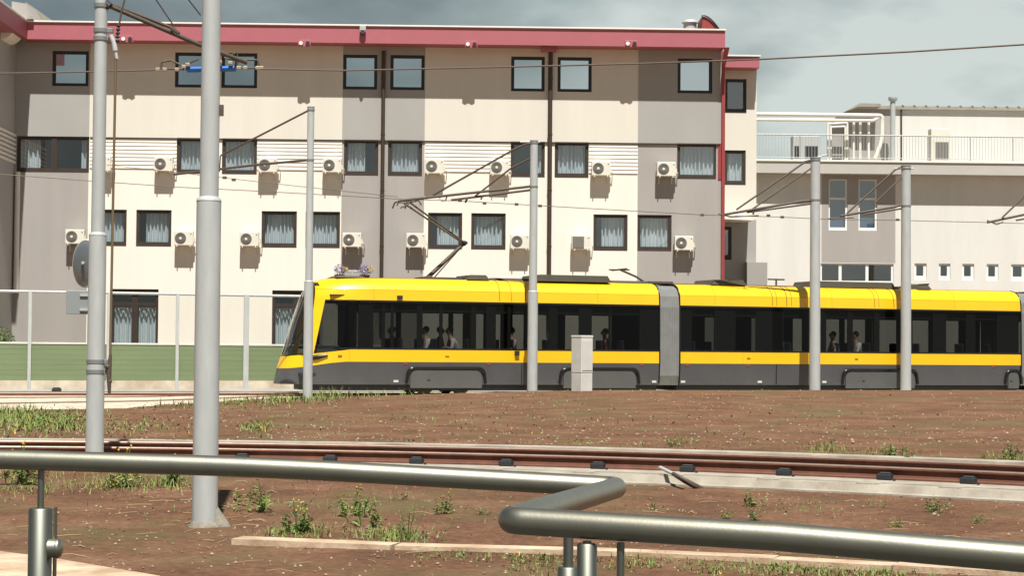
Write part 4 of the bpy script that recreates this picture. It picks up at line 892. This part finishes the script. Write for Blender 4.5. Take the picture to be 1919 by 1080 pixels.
# thick mast (second from left)
m2 = mast('mast', 388, 16.9, -.12, 8.2, .222, .172, at(388, 375, 16.9).z, 'thickest galvanised mast, nearest to the handrail')
m = MB(); random.seed(4); m.tube([(0, 0, -.1), (0.0, 0, -.01), (0, 0, .05)], [.17, .15, .118], 18); m.tube([(.17, .02, -.06), (.10, .01, .07), (.06, 0, .20)], [.085, .075, .035], 12); m.build('concrete_foot', mat('old_concrete', (.30, .27, .21), .95, var=.3, scale=12, bump=.4, bscale=40), m2)
m = MB(); m.box(.07, .12, -.02, .02, 3.72, 3.82); m.build('lug', M_galvd, m2)
# mast 1 with drop line, mirror etc.
D1 = 24.0
m1_ = mast('mast', 180, D1, -.12, 7.9, .222, .172, at(183, 440, D1).z, 'galvanised mast at the left with a drop cable and arm')
o1 = m1_.location.copy()
def rel(p, o): return Vector(p) - o
band_(m1_, at(183, 10, D1).z + .12, .086); band_(m1_, at(183, 57, D1).z + .12, .086, lug=.16); band_(m1_, at(183, 72, D1).z + .12, .086, lug=.16)
band_(m1_, at(180, 678, D1).z + .12, .112, lug=.18); band_(m1_, at(180, 697, D1).z + .12, .112, lug=.18)
m = MB(); A_ = at(192, 5, D1); A2 = at(370, 82, D1 + .5); Bp = at(462, 117, D1 + .9)
m.tube([rel(A_, o1), rel(A2, o1), rel(Bp, o1)], .030, 10); m.tube([rel(at(192, 1, D1 + .05), o1), rel(at(330, 55, D1 + .4), o1)], .022, 8); m.tube([rel(at(430, 104, D1 + .8), o1), rel(at(445, 97, D1 + .8), o1), rel(at(440, 128, D1 + .9), o1)], .012, 6)
for k in range(5): 
    c = at(322 + k * 3, 47 + k * 2 + 6, D1 + .3); m.ball(rel(c, o1), .028, sub=1)
m.build('cantilever_arm', M_galvd, m1_)
m = MB(); m.tube([rel(at(196, 5, D1), o1), rel(at(205, 13, D1), o1)], .06, 10); m.build('hinge', M_rub, m1_)
t = thing('drop_cable', 'rusty anchor cable hanging beside the left mast', 'cable', at(216, 72, D1 - .05), 0); oc = t.location.copy()
m = MB(); pts = [at(236, -10, D1 - .05), at(228, 20, D1 - .05), at(219, 70, D1 - .05)]; m.tube([rel(q, oc) for q in pts], .012, 6); m.build('upper_wire', M_galvd, t)
m = MB()
for k in range(5): q = at(222 - k * .6, 48 + k * 7, D1 - .05); m.ball(rel(q, oc), .030, sub=2, sc=(1, 1, .6))
m.build('insulator', M_rub, t)
m = MB(); m.tube([rel(at(207, 66, D1 - .05), oc), rel(at(213, 78, D1 - .05), oc), rel(at(216, 95, D1 - .05), oc)], .035, 8); m.tube([rel(at(214, 84, D1 - .05), oc), rel(at(219, 110, D1 - .05), oc)], .022, 8); m.build('turnbuckle', M_galv, t)
m = MB(); m.tube([rel(at(217, 108, D1 - .05), oc), rel(at(206, 690, D1 - .05), oc)], .017, 8); m.build('cable', mat('rusty_cable', (.15, .10, .05), .8), t)
m = MB(); m.tube([rel(at(207, 665, D1 - .05), oc), rel(at(204, 700, D1 - .05), oc), rel(at(205, 738, D1 - .05), oc)], [.02, .035, .02], 8); m.ball(rel(at(202, 688, D1 - .05), oc), .04); m.ball(rel(at(206, 715, D1 - .05), oc), .03); m.build('tensioner', M_galvd, t)
# round mirror and square plate behind mast 1 (seen from behind)
pm = at(161, 494, D1 + .45); t = thing('traffic_mirror', 'round traffic mirror seen from behind, clamped to the left mast', 'mirror', pm, R_(-46))
m = MB(); r = .305
m.tube([(0, -.0, 0), (0, -.02, 0), (0, -.045, 0), (0, -.055, 0)], [r, r * .96, r * .72, r * .3], 40); m.build('back_shell', mat('mirror_back', (.20, .22, .23), .4, metal=.4), t)
m = MB(); m.tube([(r * math.cos(2 * math.pi * k / 40), 0, r * math.sin(2 * math.pi * k / 40)) for k in range(41)], .017, 8, cap=False); m.build('rim', M_cab, t)
m = MB(); m.tube([(0, -.055, 0), (.16, -.14, 0)], .02, 8); m.build('clamp_arm', M_galv, t)
ps = at(152, 567, D1 + .35); t = thing('sign_plate', 'small square sign seen from behind, under the round mirror', 'sign', ps, R_(20))
m = MB(); m.bbox(-.19, .19, -.008, .008, -.155, .155, .006); m.build('plate', mat('sign_back', (.30, .33, .33), .5, metal=.3), t)
m = MB(); m.box(-.02, .3, -.03, -.009, .08, .11); m.box(-.02, .3, -.03, -.009, -.11, -.08); m.build('bracket', M_galv, t)
# far masts
DF = {583: 51.5, 1000: 57.0 - .9, 1528: 59.2, 1698: 61.0}
def gz(px, D): q = at_base(px, D); return ground(q.x, D)
m3 = mast('mast', 577.5, 51.5, gz(577, 51.5), at(583, 201, 51.5).z, .255, .205, at(580, 528, 51.5).z, 'slim mast standing in front of the tram nose')
m4 = mast('mast', 998, 55.9, gz(998, 55.9), at(1000, 264, 55.9).z, .30, .245, at(998, 547, 55.9).z, 'mast in the middle left of the white cabinet')
m5 = mast('mast', 1527, 58.9, gz(1527, 58.9), at(1528, 296, 58.9).z, .335, .325, at(1527, 540, 58.9).z, 'left one of the two thick masts in front of the rear tram car', ring=False)
m6 = mast('mast', 1697.5, 60.9, gz(1697, 60.9), at(1698, 311, 60.9).z, .335, .325, at(1697, 540, 60.9).z, 'right one of the two thick masts in front of the rear tram car', ring=False)
def arms(t, items, bands, r):
    o = t.location
    for nm, pts, rad, m_ in items:
        m = MB(); m.tube([Vector(at(*q)) - o for q in pts], rad, 8); m.build(nm, m_, t)
    for py in bands: z = at(t['px'], py, o.y).z - o.z; band_(t, z, r)
m3['px'] = 582; m4['px'] = 1000; m5['px'] = 1528; m6['px'] = 1698
WD = lambda px: 54.8 + (px - 560) * 0.0068 if px > 560 else 54.8 + (px - 560) * .004
arms(m3, [('stay', [(582, 204, 51.5), (576, 208, 51.5), (415, 291, 53.5)], .028, M_galvd), ('cantilever_arm', [(578, 300, 51.5), (480, 309, 52.5), (326, 327, 54)], .035, M_galvd), ('registration_arm', [(413, 291, 53.5), (411, 322, 53.5)], .02, M_galvd)], (206, 300), .1)
arms(m4, [('stay', [(1000, 268, 55.9), (985, 270, 55.9), (958, 283, 56.0), (811, 366, 56.1)], .032, M_galvd), ('stay', [(1000, 294, 55.9), (958, 315, 56.0), (890, 368, 56.1)], .028, M_galvd),
          ('cantilever_arm', [(995, 349, 55.9), (980, 351, 55.9), (750, 376, 56)], .04, M_galvd), ('cantilever_arm', [(995, 356, 56.1), (845, 375, 56.2)], .035, M_galvd),
          ('registration_arm', [(838, 366, 56.1), (835, 376, 56.1), (826, 376, 56.1)], .022, M_galvd), ('registration_arm', [(876, 371, 56.1), (872, 380, 56.1)], .03, M_galvd), ('registration_arm', [(748, 375, 56), (744, 386, 56)], .02, M_galvd), ('registration_arm', [(770, 376, 56), (762, 385, 55.9), (750, 390, 55.9)], .022, M_galvd), ('registration_arm', [(905, 366, 56.1), (901, 374, 56.1)], .025, M_galvd), ('top_bracket', [(975, 266, 55.9), (1012, 266, 55.9)], .03, M_galv)], (268, 350), .12)
arms(m5, [('stay', [(1520, 300, 58.9), (1508, 304, 58.9), (1380, 393, 58.7)], .03, M_galvd), ('stay', [(1522, 314, 58.9), (1410, 392, 58.7)], .026, M_galvd), ('cantilever_arm', [(1520, 376, 58.9), (1505, 377, 58.9), (1358, 402, 58.6)], .04, M_galvd), ('cantilever_arm', [(1520, 382, 58.9), (1400, 398, 58.7)], .03, M_galvd),
          ('registration_arm', [(1346, 401, 58.6), (1370, 407, 58.6), (1422, 404, 58.6)], .02, M_galvd), ('registration_arm', [(1413, 396, 58.6), (1411, 402, 58.6)], .03, M_galvd), ('top_bracket', [(1505, 302, 58.9), (1550, 290, 58.9)], .025, M_galv)], (300, 375), .16)
arms(m6, [('stay', [(1690, 313, 60.9), (1678, 318, 60.9), (1587, 400, 60.7)], .03, M_galvd), ('stay', [(1692, 330, 60.9), (1640, 380, 60.7)], .024, M_galvd), ('cantilever_arm', [(1690, 384, 60.9), (1676, 388, 60.9), (1575, 405, 60.6)], .038, M_galvd), ('cantilever_arm', [(1690, 391, 60.9), (1620, 402, 60.7)], .03, M_galvd), ('registration_arm', [(1552, 410, 60.6), (1600, 408, 60.6)], .02, M_galvd), ('top_bracket', [(1676, 316, 60.9), (1712, 316, 60.9)], .025, M_galv)], (316, 386), .16)
# arm of the mast outside the frame at the right
pr_ = at_base(1975, 62.5, .25); t = thing('mast', 'mast beyond the right edge whose arm tip reaches into view', 'mast', pr_, 0, 'overhead line masts'); 
m = MB(); m.tube([(0, 0, -.2), (0, 0, 7.5)], .165, 24); m.build('pole', M_galv, t); t['px'] = 1975
arms(t, [('stay', [(1968, 322, 62.5), (1878, 408, 62.3)], .03, M_galvd), ('cantilever_arm', [(1968, 392, 62.5), (1850, 417, 62.3)], .04, M_galvd), ('registration_arm', [(1850, 413, 62.3), (1868, 421, 62.3), (1880, 416, 62.3)], .022, M_galvd), ('cantilever_arm', [(1968, 402, 62.5), (1904, 413, 62.3)], .03, M_galvd)], (), .16)
def wire(pts, r, label, name='contact_wire', m_=M_wire, group='overhead contact wires'):
    m = MB(); m.tube([at(*p) for p in pts], r, 6); return tag(m.build(name, m_), label, 'wire', group)
FW = wire([(x, y, WD(x)) for x, y in ((-60, 322), (167, 339), (339, 351), (480, 358), (746, 373), (871, 377), (968, 383), (1194, 396), (1320, 403), (1466, 407), (1549, 411), (1680, 413), (1849, 417), (1990, 421))], .012, 'thin contact wire running above the tram across the whole view')
wire([(x, y, WD(x) + .7) for x, y in ((200, 309), (339, 324), (522, 345), (641, 358), (746, 369))], .010, 'short feeder wire just above the contact wire at the left')
for px, py in ((421, 333), (438, 337), (862, 376), (908, 381), (968, 383), (1012, 386), (1316, 403), (1440, 404), (1466, 407), (1682, 412)): m = MB(); m.bbox(-.06, .06, -.03, .03, -.04, .04, .01, M=Matrix.Translation(at(px, py, WD(px)))); m.build('wire_clamp', M_galvd, FW)
DN = 24.9
wire([(-60, 138, 26.2), (60, 136.5, 26), (300, 131, 25.5)], .011, 'contact wire at the upper left ending at the blue insulator')
wire([(490, 129, 25.3), (640, 132, 25), (735, 130, 24.8), (960, 125, 24.2), (1200, 119, 23.4), (1420, 111, 22.6), (1700, 97, 21.8), (2000, 78, 21)], .011, 'contact wire rising to the right across the cloudy sky')
for a, b, lb in (((288, -8), (327, 50), 'steep thin stay wire above the arm of the left mast'), ((348, -8), (376, 28), 'steep thin stay wire just left of the thick mast')):
    wire([(*a, D1 + .3), (*b, D1 + .5)], .009, lb, 'stay_wire', M_galvd, 'stay wires at the top')
# section insulator
ib = at(393, 128, 25.4); t = thing('section_insulator', 'blue section insulator hanging from the arm behind the thick mast', 'insulator', ib); 
m = MB(); a, b = at(348, 129, 25.4), at(440, 127, 25.4); m.tube([a - ib, b - ib], .03, 4); m.tube([a - ib + Vector((0, .12, -.0)), b - ib + Vector((0, .12, 0))], .03, 4); m.build('runner', M_blue, t)
m = MB()
for p, q in (((345, 130), (302, 128)), ((302, 128), (303, 116)), ((303, 116), (320, 113)), ((320, 113), (345, 124)), ((440, 128), (490, 127)), ((345, 122), (372, 110)), ((440, 126), (448, 112)), ((448, 112), (482, 112)), ((482, 112), (488, 126)), ((420, 108), (460, 117))): m.tube([at(*p, 25.4) - ib, at(*q, 25.4) - ib], .014, 6)
m.build('horn', M_galvd, t)
for px, py in ((296, 130), (309, 130), (332, 130), (345, 125), (352, 121), (412, 116), (432, 118), (448, 127), (460, 127), (483, 127), (490, 127)): m = MB(); m.bbox(-.03, .03, -.03, .03, -.022, .022, .006, M=Matrix.Translation(at(px, py, 25.35) - ib)); m.build('clamp', mat('brass', (.40, .33, .22), .5, metal=.4), t)

# ------------------------------------------------------------------ cabinet
cD = 54.6; q = at_base(1090, cD); cz = ground(q.x, cD); t = thing('utility_cabinet', 'tall pale grey cable cabinet in front of the tram', 'cabinet', (q.x, cD, cz), R_(40))
H = at(1090, 631, cD).z - cz; pl = .52
m = MB(); m.bbox(-.225, .225, -.24, .2, pl + .012, H, .012); m.build('body', M_cab, t)
m = MB(); m.bbox(-.235, .235, -.25, .21, H - .03, H + .03, .012); m.build('lid', M_cab, t)
m = MB(); m.bbox(-.22, .22, -.235, .195, -.15, pl, .01); m.build('plinth', M_cab, t)
m = MB(); m.bbox(-.19, .19, -.252, -.241, pl + .08, H - .12, .003); m.build('door', M_cab, t)

# ------------------------------------------------------------------ handrail
DR = .305
def hr(px, py, drop=.30): return onz(px, py, 1.5 - drop)
hA = [at(-260, 855, 4.78), at(0, 861.5, 4.74), at(480, 876, 4.66), at(980, 903, 4.58), at(1158, 914, 4.55)]
hB = [at(952, 976, 3.48), at(1460, 1007, 3.32), at(1919, 1046, 3.18), at(2300, 1084, 3.06)]
t = thing('handrail', 'brushed steel handrail with a sharp double bend in the foreground', 'handrail')
path = fillet([hA[0], hA[1], hA[2], hA[3]], .2, 4)[:-1] + fillet([hA[3], hA[4], hB[0], hB[1]], .035, 10)[1:-1] + [hB[1], hB[2], hB[3]]
path = [Vector((p.x, p.y, p.z)) for p in path]
m = MB(); m.tube(path, .0255, 36); m.build('rail_tube', M_steel, t)
def post(px, D, ztop, zc, rthin, rthick, disc=False, thick=True):
    p = at(px, 900, D); x = p.x; m = MB(); m.tube([(x, D, zc if thick else .14), (x, D, ztop)], rthin, 14); m.build('spigot', M_post, t)
    if thick:
        m = MB(); m.tube([(x, D, .14), (x, D, zc - .003), (x, D, zc)], [rthick, rthick, rthick - .004], 28); pp = m.build('post', M_post, t)
    if disc:
        m = MB(); m.tube([(x + rthick - .005, D - .01, zc - .1), (x + rthick + .018, D - .01, zc - .1)], .024, 20); m.ball((x + rthick + .018, D - .01, zc - .1), .026, sub=2, sc=(.5, 1, 1)); m.build('clamp_disc', M_steel, t)
        m = MB(); m.box(x + rthick + .002, x + rthick + .006, D + .005, D + .03, .2, zc); m.build('side_plate', M_post, t)
zh = 1.2
post(77, 4.73, zh - .01, at(77, 953, 4.73).z, .0085, .0295, True)
post(1066, 4.56, 1.16, at(1066, 1063, 4.56).z, .0125, .026)
post(1101, 3.43, 1.15, at(1101, 1019, 3.43).z, .008, .0185)
post(1164, 3.41, 1.15, 1.0, .0072, .01, thick=False)
post(1960, 3.17, 1.12, .9, .008, .02)

# ------------------------------------------------------------------ weeds, grass and gravel
def weed(px, py, z, size, seed, label, kind='leafy', nm='weed', flowers=0):
    rn = random.Random(seed); p = onz(px, py, z); p.z = ground(p.x, p.y); m = MB()
    n = int(90 + 60 * rn.random()); H = size * .8
    stems = [(Vector((rn.gauss(0, 1), rn.gauss(0, 1), 0)) * size * .22, rn.uniform(0, 6.28), rn.uniform(.1, .7), H * rn.uniform(.4, 1.1)) for _ in range(9)]
    for b0, a, tl_, l in stems: m.tube([b0, b0 + Vector((math.cos(a) * math.sin(tl_), math.sin(a) * math.sin(tl_), math.cos(tl_))) * l], [size * .012, size * .005], 4, cap=False)
    for k in range(n):
        b0, a, tl_, l = rn.choice(stems); t_ = rn.random() ** .7; q = b0 + Vector((math.cos(a) * math.sin(tl_), math.sin(a) * math.sin(tl_), math.cos(tl_))) * l * t_
        a2 = rn.uniform(0, 6.28); ll = size * rn.uniform(.10, .26) * (1.25 - t_ * .6); up = rn.uniform(-.25, .9); w_ = ll * (rn.uniform(.18, .32) if kind == 'leafy' else .06)
        d = Vector((math.cos(a2), math.sin(a2), up)); sd2 = Vector((-math.sin(a2), math.cos(a2), rn.uniform(-.3, .3)))
        m.add([q, q + d * ll * .5 - sd2 * w_, q + d * ll - Vector((0, 0, ll * .25)), q + d * ll * .5 + sd2 * w_], [(0, 1, 2, 3)], 0 if rn.random() < .6 else 1)
    for k in range(flowers * 2):
        a = rn.uniform(0, 6.28); c = Vector((math.cos(a) * size * .35 * rn.random(), math.sin(a) * size * .35, size * rn.uniform(.6, 1.0))); m.tube([(0, 0, 0), tuple(c)], size * .008, 4, mi=0); m.ball(c, size * .028, mi=2, sub=1)
    o = m.build(nm, [M_leafs[seed % 2], M_leafs[1 + (seed % 3 == 0)], M_leafs[3]], None, p); return tag(o, label, 'weed', 'weeds growing in the soil')
WE = [(485, 960, .32, 1, 'broad leafy weed right beside the thick mast foot', 'leafy', 0), (556, 1000, .27, 2, 'bushy weed with yellow tips on the bottom kerb', 'leafy', 3), (662, 965, .28, 4, 'tall weed below the handrail, right of the thick mast', 'leafy', 1), (682, 990, .26, 7, 'low broad weed under the taller one', 'leafy', 0),
      (833, 962, .2, 8, 'small rosette weed in the middle of the soil', 'leafy', 2), (752, 940, .12, 3, 'tiny weed just below the long handrail', 'leafy', 0), (770, 1008, .3, 10, 'wide grassy clump with white tips behind the kerb', 'grass', 0), (900, 966, .1, 11, 'tiny weed left of the handrail corner', 'leafy', 0),
      (1412, 948, .2, 12, 'upright weed right of the leaning bar', 'leafy', 0), (1360, 975, .1, 13, 'tiny weed below the leaning bar', 'leafy', 0), (1414, 978, .14, 14, 'small weed just above the lower handrail', 'leafy', 0), (1645, 952, .16, 15, 'thin weed below the concrete track edge', 'grass', 0),
      (1755, 962, .2, 16, 'spreading weed near the right edge', 'leafy', 0), (1680, 985, .1, 17, 'tiny weed resting above the lower handrail at right', 'leafy', 0), (1832, 980, .12, 18, 'small weed furthest right in the soil', 'leafy', 0), (1225, 955, .08, 6, 'tiny tuft beside the handrail bend', 'leafy', 0),
      (40, 905, .42, 20, 'big green weed at the left edge below the handrail', 'leafy', 3), (225, 915, .40, 21, 'low leafy weed between the two big masts', 'leafy', 2), (320, 912, .30, 22, 'leafy weed touching the left of the thick mast', 'leafy', 1),
      (1670, 855, .24, 23, 'small weed on the far side of the near track, right half', 'leafy', 0), (1552, 846, .26, 24, 'low weed on the pale kerb line beyond the rails', 'grass', 0), (1262, 836, .2, 25, 'tuft on the pale kerb line above the leaning bar', 'leafy', 0), (1895, 860, .24, 26, 'weed on the kerb line at the right edge', 'leafy', 0), (1703, 858, .16, 27, 'tiny tuft next to the small weed beyond the track', 'leafy', 0)]
for px, py, sz, sd_, lb, kd, fl_ in WE: weed(px, py, -.11 if py > 870 else .1, sz * 1.2, sd_, lb, kd, flowers=fl_)
# grass as ground cover
rn = random.Random(11); m = MB()
def patchg(px, py, wx_, wy_, n, h, z):
    for _ in range(n):
        x_, y_ = px + rn.gauss(0, wx_), py + rn.gauss(0, wy_)
        if y_ - (647 + .008 * x_) < 60: continue
        p = onz(x_, y_, z); zz = ground(p.x, p.y)
        if zz < -.13: continue
        if p.y > slab_edge(p.x) - .2: continue
        l = .55 * h * rn.uniform(.35, 1.25); a = rn.uniform(0, 6.28); b = l * rn.uniform(.1, 1.1); w_ = rn.uniform(.008, .018) * (1 if p.y > 28 else .45); s = Vector((math.cos(a + 1.5), math.sin(a + 1.5), 0)) * w_; q = Vector((p.x, p.y, zz - .01))
        
        if rn.random() < .6: m.add([q - s, q + s, q + Vector((math.cos(a) * b, math.sin(a) * b, l))], [(0, 1, 2)], rn.choice((0, 1, 1, 2) if rn.random() > .02 else (3,)))
        else:
            c = q + Vector((0, 0, l * rn.uniform(.1, .8))); r1 = Vector((rn.gauss(0, 1), rn.gauss(0, 1), rn.gauss(0, .6))).normalized(); r2 = r1.cross(Vector((rn.gauss(0, .4), rn.gauss(0, .4), 1))).normalized(); z_ = rn.uniform(.02, .045) * (1 if p.y > 28 else .5)
            m.add([c - r1 * z_, c + r2 * z_ * .5, c + r1 * z_, c - r2 * z_ * .5], [(0, 1, 2, 3)], rn.choice((0, 0, 1)))
for a in ((30, 790, 50, 12, 1400, .22, .1), (110, 790, 40, 11, 1000, .2, .1), (240, 800, 60, 10, 350, .14, .1), (20, 770, 30, 5, 600, .35, .1), (480, 803, 18, 6, 220, .2, .1), (440, 752, 60, 4, 500, .35, .1), (560, 750, 40, 4, 400, .35, .1), (625, 738, 26, 5, 900, .55, .12), (655, 735, 22, 4, 500, .6, .12), (700, 738, 30, 3, 350, .35, .15), (765, 735, 10, 3, 120, .35, .2), (810, 735, 12, 2, 120, .3, .2), (350, 760, 90, 4, 400, .22, .1),
          (40, 905, 40, 14, 700, .16, -.11), (220, 908, 45, 9, 700, .18, -.11), (320, 908, 22, 8, 400, .2, -.11), (560, 1000, 40, 6, 500, .12, -.11), (740, 1006, 40, 7, 600, .13, -.11), (860, 1045, 50, 8, 200, .08, -.11), (1010, 1055, 40, 10, 450, .08, -.11), (1200, 1055, 35, 9, 350, .10, -.11), (1330, 1066, 30, 7, 220, .09, -.11), (1480, 1068, 50, 8, 420, .11, -.11), (1640, 1072, 60, 8, 500, .1, -.11), (660, 955, 25, 8, 250, .08, -.11), (1100, 838, 200, 3, 200, .1, .1), (1540, 843, 30, 3, 250, .16, .1), (1650, 851, 60, 3, 250, .14, .1), (1880, 858, 30, 4, 220, .16, .1), (900, 740, 300, 30, 250, .1, .2), (900, 780, 560, 24, 900, .14, .15), (1500, 930, 300, 25, 350, .07, -.11), (650, 940, 250, 25, 500, .08, -.11), (250, 960, 200, 25, 300, .06, -.11), (700, 830, 500, 3, 350, .10, .1), (60, 840, 30, 4, 350, .25, .09), (480, 935, 20, 8, 200, .08, -.11), (1500, 955, 60, 8, 220, .06, -.11)): patchg(*a)
tag(m.build('grass', [M_leafs[0], M_leafs[1], M_leafs[2], M_leafs[3]]), 'patches of green and yellowish grass scattered over the soil', 'grass', kind='stuff')
m = MB()
for _ in range(3000):
    far = rn.random() < .62
    if far: x_, y_ = rn.uniform(-20, 1940), rn.uniform(735, 832); z = .12
    else: x_, y_ = rn.uniform(-20, 1940), rn.uniform(880, 1079); z = -.11
    p = onz(x_, y_, z); zz = ground(p.x, p.y)
    if zz < -.13 or p.y > slab_edge(p.x) - .3: continue
    if far and p.y > tramline(p.x) - 2.0: continue
    s = rn.uniform(.006, .016) * (1.7 if far else 1) * (1.5 if rn.random() < .03 else 1)
    c = Vector((p.x, p.y, zz + s * .3)); r_ = lambda: rn.uniform(.6, 1.2) * s
    m.add([c + Vector((r_(), 0, 0)), c + Vector((0, r_(), 0)), c - Vector((r_(), 0, 0)), c - Vector((0, r_(), 0)), c + Vector((0, 0, r_())), c - Vector((0, 0, s))], [(0, 1, 4), (1, 2, 4), (2, 3, 4), (3, 0, 4), (1, 0, 5), (2, 1, 5), (3, 2, 5), (0, 3, 5)], rn.choice((0, 0, 1, 2, 2)))
tag(m.build('gravel', [mat('pebble_pale', (.34, .25, .17), .9), mat('pebble_white', (.38, .31, .23), .9), mat('clod_brown', (.22, .12, .075), .95)]), 'pebbles and clods strewn over the red brown soil', 'gravel', kind='stuff')

m = MB()
for _ in range(130):
    x_, y_ = (rn.gauss(420, 90), rn.gauss(975, 22)) if rn.random() < .35 else (rn.uniform(-10, 1930), rn.uniform(885, 1078)); p = onz(x_, y_, -.11); zz = ground(p.x, p.y)
    if zz < -.14 or math.hypot(p.x - CX, p.y - CY) > RR - 1.0: continue
    a = rn.uniform(0, 3.14); l = rn.uniform(.03, .16); d = Vector((math.cos(a), math.sin(a), 0)) * l; c = Vector((p.x, p.y, zz + .008)); m.tube([c - d, c + Vector((0, 0, rn.uniform(0, .02))) + Vector((d.y, -d.x, 0)) * .15, c + d], rn.uniform(.002, .005), 4, cap=False)
tag(m.build('straw', M_leafs[4]), 'dry straw and twigs lying on the foreground soil', 'straw', kind='stuff')
